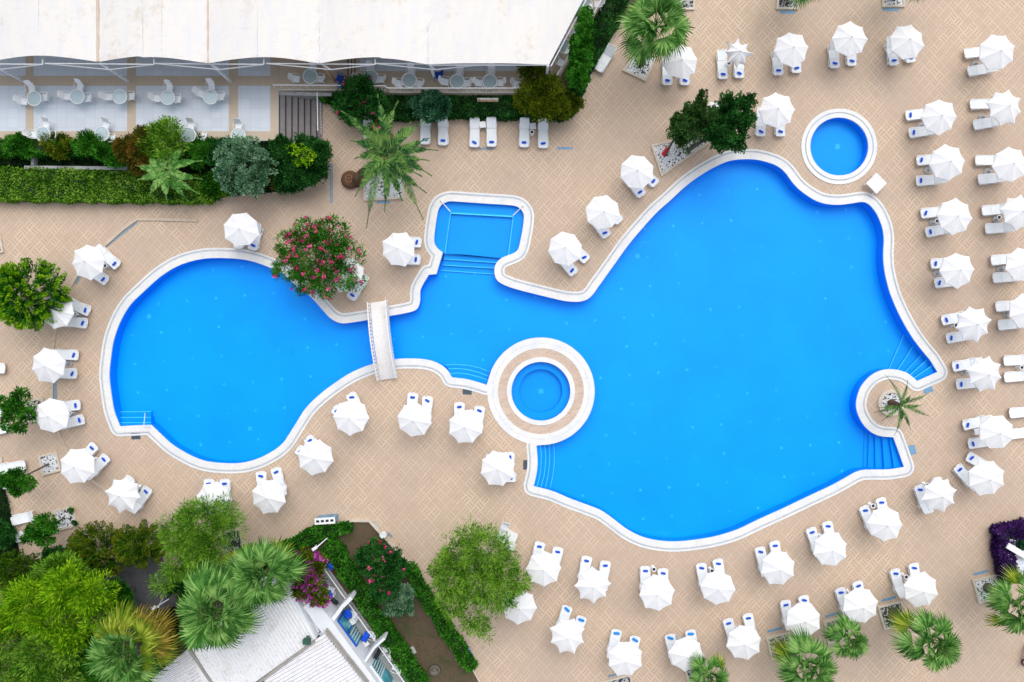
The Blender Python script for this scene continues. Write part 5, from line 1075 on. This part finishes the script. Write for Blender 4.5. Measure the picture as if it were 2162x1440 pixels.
for (x, y, rr, tp, mt, lab) in ((238, 322, 30, 2.0, 'f_mid', 'green bush left of the reddish bush in the left bed'), (462, 318, 34, 2.2, 'f_dark', 'dark bush behind the silvery tree by the terrace edge'), (592, 318, 34, 2.2, 'f_dark', 'dark bush between silvery tree and the stairway foot'), (455, 392, 30, 1.3, 'f_mid', 'low green bush below the broad leaved palm trunk'), (600, 378, 36, 1.6, 'f_dark', 'low dark bush at the lower right corner of left bed'), (120, 306, 30, 1.9, 'f_olive', 'olive green bush below the first front glass table'), (40, 306, 34, 1.8, 'f_mid', 'green bush at the left edge under the terrace')):
    T('mixed_shrub', lab, 'shrub', (x, y), (rr, rr * .8), tp, mt, leaf=(.15, .06), nc=150, per=28, cr=.28, jag=.5)
for (x, y, rr, tp, mt, lab) in ((-2, 1128, 26, 1.2, 'f_dark', 'dark shrub on the left edge beside lowest loungers'), (120, 1190, 34, 2.6, 'f_dark', 'dark shrub above the lime tree mass'), (395, 1235, 44, 2.4, 'f_dark', 'dark shrub behind the large roof palm'), (345, 1330, 40, 2.2, 'f_deep', 'dark shrub in shade between roof and dry palm'), (250, 1265, 34, 2.5, 'f_mid', 'green shrub at the edge of the grey service path'), (520, 1195, 40, 2.2, 'f_dark', 'dark shrub under the two large palms'), (600, 1185, 34, 2.0, 'f_mid', 'green shrub left of the bougainvillea')):
    T('mixed_shrub', lab, 'shrub', (x, y), rr, tp, mt, leaf=(.15, .06), nc=170, per=28, cr=.28, jag=.5)
T('silver_shrub', 'silvery round shrub below the bungalow garden oleander', 'shrub', (842, 1275), (32, 32), 2.4, 'f_silver', leaf=(.15, .07), nc=150, per=30, cr=.26)
T('bougainvillea', 'bougainvillea with magenta bracts over the bungalow corner', 'flowering shrub', (655, 1212), (36, 50), 3.4, 'f_olive', leaf=(.15, .07), nc=260, per=30, cr=.3, fl=('magenta', 80, .19), lobes_px=[(645, 1185, 22, .1), (668, 1190, 20, .2), (655, 1220, 28, .2), (640, 1240, 20, 0), (675, 1255, 18, 0)])
T('silver_tree', 'silvery green round tree at the end of the left hedges', 'tree', (515, 345), (62, 66), 4.0, 'f_silver', (520, 370), leaf=(.14, .07), nc=260, per=40, cr=.28, k=12, flat=.65, jag=.42)
T('twiggy_bush', 'sparse brown twiggy bush below the silvery tree', 'shrub', (560, 370), (32, 34), 1.8, 'f_rust', leaf=(.12, .04), nc=60, per=16, cr=.3, trunk_r=.07)
T('dark_bush', 'dense dark green bush between stairs and deck', 'shrub', (645, 342), (50, 52), 2.6, 'f_dark', leaf=(.17, .06), nc=380, per=32, cr=.32, k=10, jag=.42)
T('lime_sprouts', 'bright lime sprouts on top of the dark bush by the stairs', 'shrub', (640, 325), (28, 24), 3.0, 'f_lime', (650, 340), leaf=(.12, .07), nc=34, per=14, cr=.22, trunk_r=.04)
T('red_leaf_bush', 'reddish brown bush left of the broad leaved palm', 'shrub', (287, 318), (38, 50), 2.9, 'f_rust', leaf=(.16, .06), nc=250, per=28, cr=.3, k=8)
T('green_bush', 'tall yellow green bush above the broad leaved palm', 'shrub', (345, 300), (46, 46), 3.4, 'f_bright', leaf=(.22, .05), nc=170, per=24, cr=.34, k=8, jag=.5)
T('green_bush', 'mid green bush between broad leaved palm and silvery tree', 'shrub', (420, 318), (38, 34), 2.2, 'f_mid', leaf=(.18, .05), nc=190, per=28, cr=.3)
T('green_bush', 'pale green bush hanging over the second front glass table', 'shrub', (190, 302), (42, 20), 2.2, 'f_mid', leaf=(.17, .05), nc=170, per=26, cr=.26)
T('silver_shrub', 'blue green shrub over the second hedge lounger', 'shrub', (908, 222), (46, 32), 2.6, 'f_blue', leaf=(.15, .07), nc=150, per=36, cr=.24, k=10, jag=.42)
T('olive_bush', 'tall olive yellow bush at the terrace corner', 'shrub', (1142, 195), (58, 55), 3.4, 'f_olive', leaf=(.15, .06), nc=420, per=30, cr=.32, lobes_px=[(1130, 170, 28, .2), (1155, 190, 32, .2), (1115, 210, 26, 0), (1150, 225, 30, 0), (1180, 225, 24, -.2), (1110, 145, 14, .4), (1140, 148, 12, .4)])
plume_tree('cypress', 'tall dark green columnar cypress leaning at the terrace corner', 'tree', (1226, 105), (26, 75), 5.5, 'f_mid', (1215, 165), n=190, plen=(.5, .9), pw=.22, per=70, depth=1.8, lobes_px=[(1232, 45, 20), (1230, 75, 24), (1226, 105, 28), (1222, 135, 29), (1220, 165, 27)], leaf=(.11, .05))
T('olive_bush', 'lower green shoots below the tall cypress', 'shrub', (1200, 220), (28, 26), 2.0, 'f_olive', leaf=(.13, .05), nc=130, per=26, cr=.26)
plume_tree('juniper', 'wind swept olive green juniper leaning from the triangular planter', 'tree', (1462, 243), (50, 52), 4.0, 'f_jun', (1403, 330), n=110, plen=(1.0, 1.7), pw=.19, per=130, depth=1.2, spread=.6, lean=(.25, .55), lobes_px=[(1440, 262, 26), (1462, 240, 26), (1480, 215, 22), (1490, 250, 24), (1455, 275, 20)], leaf=(.12, .05), trunk_r=.1)
plume_tree('juniper', 'blue green juniper with broad crown beside the pool edge', 'tree', (1545, 262), (58, 60), 4.4, 'f_dark', (1452, 318), n=170, plen=(1.0, 1.6), pw=.2, per=125, depth=1.3, spread=1.0, lobes_px=[(1540, 225, 32), (1570, 220, 26), (1565, 258, 30), (1535, 262, 34), (1525, 298, 30), (1560, 300, 20), (1505, 285, 24), (1510, 245, 20)], leaf=(.12, .05), trunk_r=.16)
tag(MB().add([(-.35, -.2, 0), (.2, -.35, 0), (.4, .05, 0), (.3, .4, 0), (-.1, .3, 0), (-.1, -.05, .7), (.05, .1, .72)], [(0, 1, 5), (1, 2, 6, 5), (2, 3, 6), (3, 4, 5, 6), (4, 0, 5), (4, 3, 2, 1, 0)]).build('red_towel', M['red']), 'crimson folded cloth propped at the foot of the leaning juniper', 'cloth')
o = bpy.data.objects['red_towel']; q = W(1405, 319, .3); o.location = (q.x, q.y, .08); o.scale = (.55, 1.1, 1); o.rotation_euler = (0, 0, R(-20))

# palms
fan_palm('green fan palm in the slanted planter at the top', (1386, 50), 84, 5.8, (1353, 132), n=34)
fan_palm('fan palm with bare leaning trunk, lower right', (1972, 1357), 72, 4.8, (1884, 1292), n=30, yellow=.08)
fan_palm('smallest fan palm, between bottom parasols', (1796, 1352), 48, 2.9, (1768, 1330), n=26, trunk_r=.16)
fan_palm('fan palm cut by the bottom edge beside grassy planter', (1708, 1410), 74, 4.4, (1646, 1364), n=30, yellow=.05)
fan_palm('fan palm cut by the right edge near the purple hedge', (2154, 1280), 72, 4.2, (2084, 1240), n=28, yellow=.18)
fan_palm('small fan palm tip at the bottom edge', (1500, 1432), 52, 3.4, (1470, 1408), n=22, yellow=.1)
fan_palm('large fan palm over the white corrugated roof', (455, 1290), 100, 7.0, (530, 1232), n=38, yellow=.05)
fan_palm('large fan palm left of the bougainvillea', (552, 1215), 84, 6.5, (600, 1185), n=34, yellow=.12)
fan_palm('fan palm with yellow and orange old fronds, bottom left', (268, 1372), 100, 6.5, (350, 1320), n=42, yellow=.22, orange=.15)
fan_palm('fan palm mostly beyond the top edge, left one', (1706, -62), 66, 4.5, (1662, -8), n=26, yellow=.2)
fan_palm('fan palm mostly beyond the top edge, right one', (1936, -66), 66, 4.5, (1884, -8), n=26, yellow=.25)
fan_palm('fan palm tips above the small lime tree, lower centre left', (505, 1190), 44, 5.0, (520, 1185), n=18, yellow=.6)
feather_palm('big date palm with long drooping fronds above the square annex', (815, 330), [(223, 125, .55), (262, 120, .7), (278, 108, .6), (298, 80, .5), (330, 85, .45), (352, 92, .4), (5, 75, .5), (20, 85, .4), (42, 92, .3), (58, 125, .3), (75, 80, .4), (95, 95, .4), (112, 130, .3), (128, 90, .5), (150, 70, .5), (180, 60, .5), (205, 75, .6), (315, 60, .9), (45, 60, .9), (135, 55, .9), (235, 55, 1.0), (250, 70, .8), (85, 60, .7), (310, 95, .5), (30, 70, .6)], 4.5, (752, 384), leaflet=.46, nl=50, wide=.045, trunk_r=.34)
feather_palm('small sparse palm in the round bay planter', (1906, 858), [(250, 62, .5), (290, 50, .5), (335, 62, .4), (355, 42, .5), (15, 62, .4), (60, 50, .4), (100, 55, .4), (135, 42, .4), (160, 46, .3), (172, 38, .6), (315, 28, .8), (85, 30, .8)], 2.6, (1880, 850), name='small_palm', leaflet=.22, nl=30, wide=.03, trunk_r=.2)
feather_palm('broad leaved palm over the lower left hedge', (350, 360), [(268, 58, .6), (300, 55, .5), (340, 62, .4), (10, 58, .4), (35, 62, .4), (62, 60, .4), (100, 50, .5), (128, 58, .4), (170, 62, .4), (195, 66, .4), (215, 45, .7), (250, 40, .9), (80, 30, .9), (20, 35, .9)], 3.0, (402, 384), name='broad_leaved_palm', leaflet=.36, mat='f_palm', nl=44, wide=.09, trunk_r=.36)
tag(MB().lathe([(.62, 0), (.66, .25), (.5, .5), (.28, .62), (.1, .6)], (0, 0, 0), 22).build('palm_stump', M['fibre'], None, smooth=True), 'round brown fibrous palm stump left of the big date palm', 'stump').location = W(741, 381, 0)

# ------------------------------------------------------------ bungalows at the bottom
def q(*pts): return list(pts)
def block(name, label, foot_px, zr, roofdir, roofname='roof', mat='corr'):
    """white bungalow: walls under a corrugated roof; foot_px traced at roof height"""
    c = W(*foot_px[0], zr); root = thing(name, label, 'building', (c.x, c.y, 0)); pts = [Vector(p) - c.xy for p in P(foot_px, zr)]
    cen = sum(pts, Vector((0, 0))) / len(pts); MB().prism([tuple(cen + (p - cen) * .965) for p in pts], 0, zr - .12).build('walls', M['render_'], root)
    # corrugated sheet: ridges run along roofdir
    a = math.atan2(-roofdir[1], roofdir[0]); u = Vector((math.cos(a), math.sin(a))); v = Vector((-u.y, u.x))
    us = [p.dot(u) for p in pts]; vs_ = [p.dot(v) for p in pts]; poly = [(p.dot(u), p.dot(v)) for p in pts]; m = MB(); step = .06; y = min(vs_)
    def span(yy):
        xs = []
        for i in range(len(poly)):
            (x0, y0_), (x1, y1_) = poly[i], poly[(i + 1) % len(poly)]
            if (y0_ > yy) != (y1_ > yy): xs.append(x0 + (x1 - x0) * (yy - y0_) / (y1_ - y0_))
        return (min(xs), max(xs)) if len(xs) >= 2 else None
    rows = []; k = 0
    while y < max(vs_):
        s = span(y + 1e-4)
        if s: rows.append((y, s, .045 * (1 if (k // 2) % 2 else -1)))
        y += step; k += 1
    for (ya, sa, za), (yb, sb, zb_) in zip(rows[:-1], rows[1:]):
        A_ = u * sa[0] + v * ya; B_ = u * sa[1] + v * ya; C_ = u * sb[1] + v * yb; D__ = u * sb[0] + v * yb
        m.add([(A_.x, A_.y, zr + za), (B_.x, B_.y, zr + za), (C_.x, C_.y, zr + zb_), (D__.x, D__.y, zr + zb_)], [(0, 1, 2, 3)])
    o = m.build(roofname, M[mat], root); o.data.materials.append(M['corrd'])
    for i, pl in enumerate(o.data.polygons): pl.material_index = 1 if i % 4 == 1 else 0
    return root, c
ZB = 2.9
r1, c1 = block('bungalow', 'white bungalow with corrugated roof under the fan palms', [(399, 1366), (556, 1218), (612, 1246), (664, 1350), (545, 1436), (446, 1500)], ZB, (.52, .86))
r2, c2 = block('bungalow', 'white bungalow with corrugated roof at the bottom edge', [(556, 1437), (685, 1336), (770, 1442), (850, 1545), (640, 1600), (600, 1500)], ZB, (.86, -.5))
r3, c3 = block('bungalow', 'small corrugated lean-to roof left of the bungalows', [(318, 1434), (396, 1372), (441, 1440), (480, 1500), (380, 1540)], ZB - .2, (.86, -.5))
def pxribbon(pts, wpx, z0, z1): 
    m = MB()
    for (a, b) in zip(pts[:-1], pts[1:]):
        A_ = np.array(a, float); B_ = np.array(b, float); d_ = (B_ - A_) / np.linalg.norm(B_ - A_); n2 = np.array([-d_[1], d_[0]]) * wpx / 2; m.prism(P([A_ - n2, B_ - n2, B_ + n2, A_ + n2], z1), z0, z1)
    return m
tag(pxribbon([(397, 1369), (450, 1448)], 6, 2.5, ZB + .12).build('roof_gutter', M['ridge']), 'grey gutter between the lean-to and the palm shaded roof', 'gutter')
tag(pxribbon([(664, 1354), (548, 1440), (500, 1475)], 6, 2.5, ZB + .12).build('roof_gutter', M['ridge']), 'grey gutter between the two large corrugated roofs', 'gutter')
tag(pxribbon([(686, 1333), (775, 1446)], 3, 2.5, ZB + .14).build('roof_gutter', M['ridge']), 'brown gutter along the balcony side of the bottom roof', 'gutter')
tag(pxribbon([(612, 1247), (664, 1350)], 7, 1.0, ZB + .02).build('parapet', M['render_']), 'white parapet along the palm shaded roof', 'parapet')
# balcony floor, walls, windows, fence
tag(MB().prism(P([(596, 1232), (676, 1172), (770, 1314), (868, 1462), (790, 1500), (700, 1330)], .1), 0, .1).build('balcony_floor', M['floor']), kind='structure')
bw = r2; bo = Vector(bw.location)
def relp(pts, z): return [tuple(Vector(p) - bo.xy) for p in P(pts, z)]
d2 = np.array([.59, .807]); nn = np.array([.807, -.59])
FL = np.array([722., 1287.]) # foot line point at z=.1
def fl(t, o_=0): return tuple(FL + d2 * t + nn * o_)
MB().prism(relp([fl(-62, 0), fl(200, 0), fl(200, -30), fl(-62, -30)], .1), .1, 2.5).build('front_wall', M['render_'], bw)
wa = math.atan2(-d2[1], d2[0])
for t0, t1 in ((4, 37), (37, 70), (118, 150), (150, 182)):
    a_ = Vector(relp([fl(t0)], .1)[0]); b_ = Vector(relp([fl(t1)], .1)[0]); cm = (a_ + b_) / 2; n3 = Vector((-math.sin(wa), math.cos(wa))); Lw = (b_ - a_).length
    if n3.dot(Vector((nn[0], -nn[1]))) < 0: n3 = -n3
    wf = MB().box((cm.x + n3.x * .05, cm.y + n3.y * .05, 1.0), (Lw, .1, 1.75), wa).build('window', M['bluepaint' if t0 < 100 else 'steel'], bw)
    MB().box((cm.x + n3.x * .115, cm.y + n3.y * .115, 1.0), (Lw - .14, .04, 1.55), wa).build('pane', M['teal'], wf)
    for k in range(4 if t0 in (37, 118) else 0): MB().box((cm.x + n3.x * .145 + math.cos(wa) * (k - 1.5) * Lw * .2, cm.y + n3.y * .145 + math.sin(wa) * (k - 1.5) * Lw * .2, 1.0), (.06, .02, 1.5), wa).build('curtain', M['white'], wf)
for pts, z, wd, lab in (([(742, 1262), (722, 1282), (700, 1312), (676, 1342)], 2.2, 8, 'curved white partition wall between the upper two balconies'),
                        ([(812, 1348), (790, 1368), (770, 1398)], 2.0, 5, 'white partition wall between the lower two balconies')):
    tag(pxribbon(pts, wd, .1, z).build('partition_wall', M['render_']), lab, 'partition wall')
tag(pxribbon([(612, 1222), (650, 1290), (672, 1335)], 6, .1, 2.2).build('partition_wall', M['render_']), 'white wall beside the palm shaded roof with towel rack', 'partition wall')
fc = thing('balcony_fence', 'low white picket fence between balconies and hedge', 'fence', W(680, 1180, 0)); fo = Vector(fc.location)
F0, F1 = W(678, 1176, .1), W(880, 1462, .1); mm = MB(); mm.tube([F0 - fo + Vector((0, 0, .75)), F1 - fo + Vector((0, 0, .75))], .05, 4); mm.tube([F0 - fo + Vector((0, 0, .2)), F1 - fo + Vector((0, 0, .2))], .03, 4); mm.build('rails', M['white'], fc)
mm = MB()
for i in range(90): p = F0.lerp(F1, i / 89) - fo; mm.box(p + Vector((0, 0, .4)), (.05, .03, .8), wa)
mm.build('pickets', M['white'], fc)
# balcony furniture
for (x, y, a, lab) in ((745, 1298, 200, 'white balcony chair above the blue framed window'), (782, 1340, 190, 'white balcony chair at the lower blue framed window'), (813, 1372, 160, 'white balcony chair by the lowest balcony fence'), (835, 1410, 200, 'white balcony chair at the bottom edge'), (698, 1247, 200, 'white balcony chair beside the bougainvillea'), (660, 1302, 150, 'white chair in the gap beside the palm shaded roof')):
    c = W(x, y, .6); c.z = .1; place(PR['chair'], c, face(a), lab, 'white chairs on the balconies')
for (x, y, lab) in ((744, 1312, 'white side table with a cup on the middle balcony'), (823, 1388, 'round topped white table on the lowest balcony'), (648, 1278, 'small white table in the narrow gap by the roof'), (772, 1358, 'white side table near the lower blue window')):
    c = W(x, y, .5); c.z = .1; place(PR['side'], c, .6, lab, 'small side tables on the balconies', 'side table')
def cloth(px, w_, h_, z, mat, lab, rot=0):
    m = MB(); n = 7; vs = []
    for i in range(n):
        for j in range(n): u = i / (n - 1) - .5; v = j / (n - 1) - .5; vs.append((u * w_, v * h_, .06 * math.sin(u * 9 + v * 4) + .05 * math.cos(v * 11) - .25 * abs(u) ** 1.5))
    fs_ = [(i*n+j, (i+1)*n+j, (i+1)*n+j+1, i*n+j+1) for i in range(n-1) for j in range(n-1)]; o = m.add(vs, fs_).build('towel', M[mat], None, smooth=True); s = o.modifiers.new('t', 'SOLIDIFY'); s.thickness = .02
    q_ = W(*px, z); o.location = q_; o.rotation_euler = (0, 0, rot); tag(o, lab, 'towel'); return o
cloth((733, 1297), .55, .6, .95, 'blue', 'dark blue towel over the chair above the blue window', .4)
cloth((772, 1345), .45, .7, .9, 'blue', 'dark blue towel beside the lower blue window', -.5)
cloth((697, 1197), .35, .45, 1.0, 'blue', 'blue towel hanging on the balcony fence top', .7)
cloth((630, 1268), .6, .45, .9, 'cyan', 'light blue towel in the narrow gap by the roof', -.6)
cloth((797, 1382), .3, .9, .8, 'black', 'dark clothes hung over the lowest balcony chair', -.5)
cloth((706, 1271), .3, .6, .9, 'black', 'dark clothes on the balcony by the bougainvillea', .9)
cloth((693, 1256), .5, .5, .8, 'blue', 'blue towel by the bougainvillea', .5)
tag(MB().box((0, 0, .06), (.32, .55, .12)).build('stone_slab', M['concrete'], None, bevel=.02), 'pale rectangular slab in the bungalow garden soil', 'slab').location = W(872, 1372, .06)
bpy.data.objects['stone_slab'].rotation_euler = (0, 0, .5)
tag(MB().lathe([(.45, 0), (.4, .15), (.28, .22), (.25, .12)], n=18).build('tree_stump', M['trunk'], None, smooth=True), 'low cut tree stump at the bottom of the garden soil', 'stump').location = W(918, 1415, .06)
tag(MB().box((0, 0, 0), (.5, .35, .3)).box((.1, .25, .1), (.2, .3, .2)).build('roof_vent', M['green']), 'small dark green vent box at the roof gutter', 'vent').location = W(648, 1354, ZB + .25)
fl_ = thing('floodlight', 'white garden lamp on an arm above the bungalow hedge', 'lamp post', W(668, 1156, 0)); fo = Vector(fl_.location)
MB().bar(W(668, 1150, 0) - fo, W(667, 1157, 3) - fo, .05).build('post', M['white'], fl_); MB().bar(W(667, 1157, 3) - fo, W(691, 1136, 3) - fo, .05, .03).build('arm', M['white'], fl_); MB().box(W(664, 1158, 3.05) - fo, (.35, .2, .12), .6).build('lamp_head', M['white'], fl_)
fl_ = thing('floodlight', 'grey lamp arm beside the dry orange palm fronds', 'lamp post', W(345, 1270, 0)); fo = Vector(fl_.location)
MB().bar(W(345, 1262, 0) - fo, W(334, 1282, 3) - fo, .05).build('post', M['steel'], fl_); MB().bar(W(326, 1284, 3) - fo, W(356, 1265, 3) - fo, .04, .03).build('arm', M['steel'], fl_); MB().box(W(324, 1283, 3.05) - fo, (.3, .2, .1), .5).build('lamp_head', M['steel'], fl_)
# recycling stations
def station(px, rot, lab, body):
    t = thing('recycling_station', lab, 'bin', W(*px, 0), rot)
    MB().box((0, 0, .5), (1.42, .42, 1.0)).build('cabinet', M[body], t, bevel=.02); MB().box((0, .0, 1.02), (1.46, .46, .04)).build('lid', M['white'], t)
    for k in range(4): MB().box(((k - 1.5) * .34, .0, 1.045), (.22, .16, .014)).build('opening', M['black'], t)
    return t
station((694, 1092), R(4), 'white four opening recycling station on the garden wall', 'bgrate')
station((2114, 1152), R(80), 'steel four opening recycling station beside the purple hedge', 'concrete')
# bins near the oleander garden
tag(MB().lathe([(.2, 0), (.24, .55), (.26, .6), (.2, .58)], n=18).build('waste_bin', M['white'], None, smooth=True), 'small white round bin beside the garden wall', 'bin').location = W(812, 1125, 0)
tag(MB().box((0, 0, .03), (.22, .7, .06)).build('step_block', M['concrete']), 'grey drain block on the deck by the garden corner', 'drain block').location = W(795, 1109, 0)
bpy.data.objects['step_block'].rotation_euler = (0, 0, .6)
tag(MB().prism(P(rectpx(990, 1372, 6, 30, -30)), 0, .015).build('drain_grate', M['bgrate']), 'blue drain grille at the end of the garden hedge', 'drain grate')
tag(MB().prism(P(rectpx(824, 1130, 6, 12, -40)), 0, .02).build('drain_grate', M['ggrate']), 'small grey grille beside the white round bin', 'drain grate')
# attendant's stand
sd = thing('attendant_stand', 'white wooden platform with steps under the feathery tree edge', 'platform', W(1070, 1130, 0), R(-25))
MB().box((0, 0, .35), (1.35, .9, .7)).build('platform', M['white'], sd, bevel=.02)
for k in range(8): MB().box((-.6 + k * .17, 0, .71), (.13, .88, .02)).build('slat', M['white'], sd)
MB().box((.55, -.55, .18), (.7, .5, .36)).build('step', M['white'], sd)
c = W(1066, 1112, 1.1); c.z = .72; place(PR['chair'], c, R(-115), 'white chair standing on the white wooden platform')
# white square table near the small round pool
tt = thing('square_table', 'large white square table beside the small round pool', 'table', W(1850.5, 387, .6) - Vector((0, 0, .6)), R(45))
MB().box((0, 0, .6), (1.08, 1.08, .05)).build('top', M['bridge'], tt, bevel=.01)
for x in (-1, 1):
    for y in (-1, 1): MB().box((x * .45, y * .45, .29), (.07, .07, .57)).build('leg', M['white'], tt)
# bench in the hedge, small kiosk right edge
bn = thing('hedge_bench', 'narrow wooden shelf bench standing in the terrace hedge', 'bench', W(1031, 224, 0)); MB().box((0, .1, 1.0), (1.5, .28, .05)).build('seat', M['wood'], bn)
MB().box((0, .16, 1.03), (1.5, .1, .02)).build('cushion', M['white'], bn)
for x in (-.7, .7): MB().bar((x, .1, 1.0), (x, -.05, 0), .03).build('leg', M['white'], bn)
kk = thing('kiosk', 'white counter kiosk inside the purple hedge at the right edge', 'kiosk', W(2150, 1170, 0)); ko = Vector(kk.location)
a_, b_ = W(2128, 1152, 1.4) - ko, W(2175, 1180, 1.4) - ko; mid = (a_ + b_) / 2; MB().box((mid.x, mid.y, 1.35), ((b_ - a_).length, .42, .12), math.atan2((b_ - a_).y, (b_ - a_).x)).build('beam', M['white'], kk, bevel=.02)
p = W(2162, 1196, 1.0) - ko; MB().box((p.x, p.y, .5), (1.1, 1.2, 1.0), .1).build('counter', M['steel'], kk)
for x, y in ((2130, 1153), (2172, 1178)): p = W(x, y, 1.3) - ko; MB().bar((p.x, p.y, 0), (p.x, p.y, 1.3), .05).build('post', M['white'], kk)
T('potted_plant', 'dark teal plant inside the purple hedge corner', 'plant', (2157, 1152), 9, 1.2, 'f_blue', nc=40, per=24, cr=.14, k=3, trunk_r=.03)
rv = thing('red_scooter', 'red scooter cut by the right edge at the bottom', 'scooter', W(2160, 1382, 0), R(80)); MB().box((0, 0, .5), (1.2, .35, .3), 0, .7).build('body', M['red'], rv, bevel=.05)
MB().box((-.25, 0, .72), (.6, .28, .1)).build('seat', M['black'], rv, bevel=.03); MB().bar((.5, -.3, .95), (.5, .3, .95), .03).build('handlebar', M['black'], rv); MB().bar((.5, 0, .5), (.48, 0, .95), .03).build('stem', M['black'], rv)
for x in (-.5, .6):
    wm = MB(); pts = [Vector((x + .22 * math.cos(a), 0, .24 + .22 * math.sin(a))) for a in [2 * math.pi * i / 16 for i in range(17)]]; wm.tube(pts, .05, 6); wm.build('wheel', M['black'], rv)

for k, v in LABELS.items():
    if len(v) > 1: print('DUPLICATE LABEL', k, v)
    if not 4 <= len(k.split()) <= 16: print('LABEL LENGTH', len(k.split()), k)
print('objects', len(bpy.data.objects), 'faces', sum(len(m.polygons) for m in bpy.data.meshes))
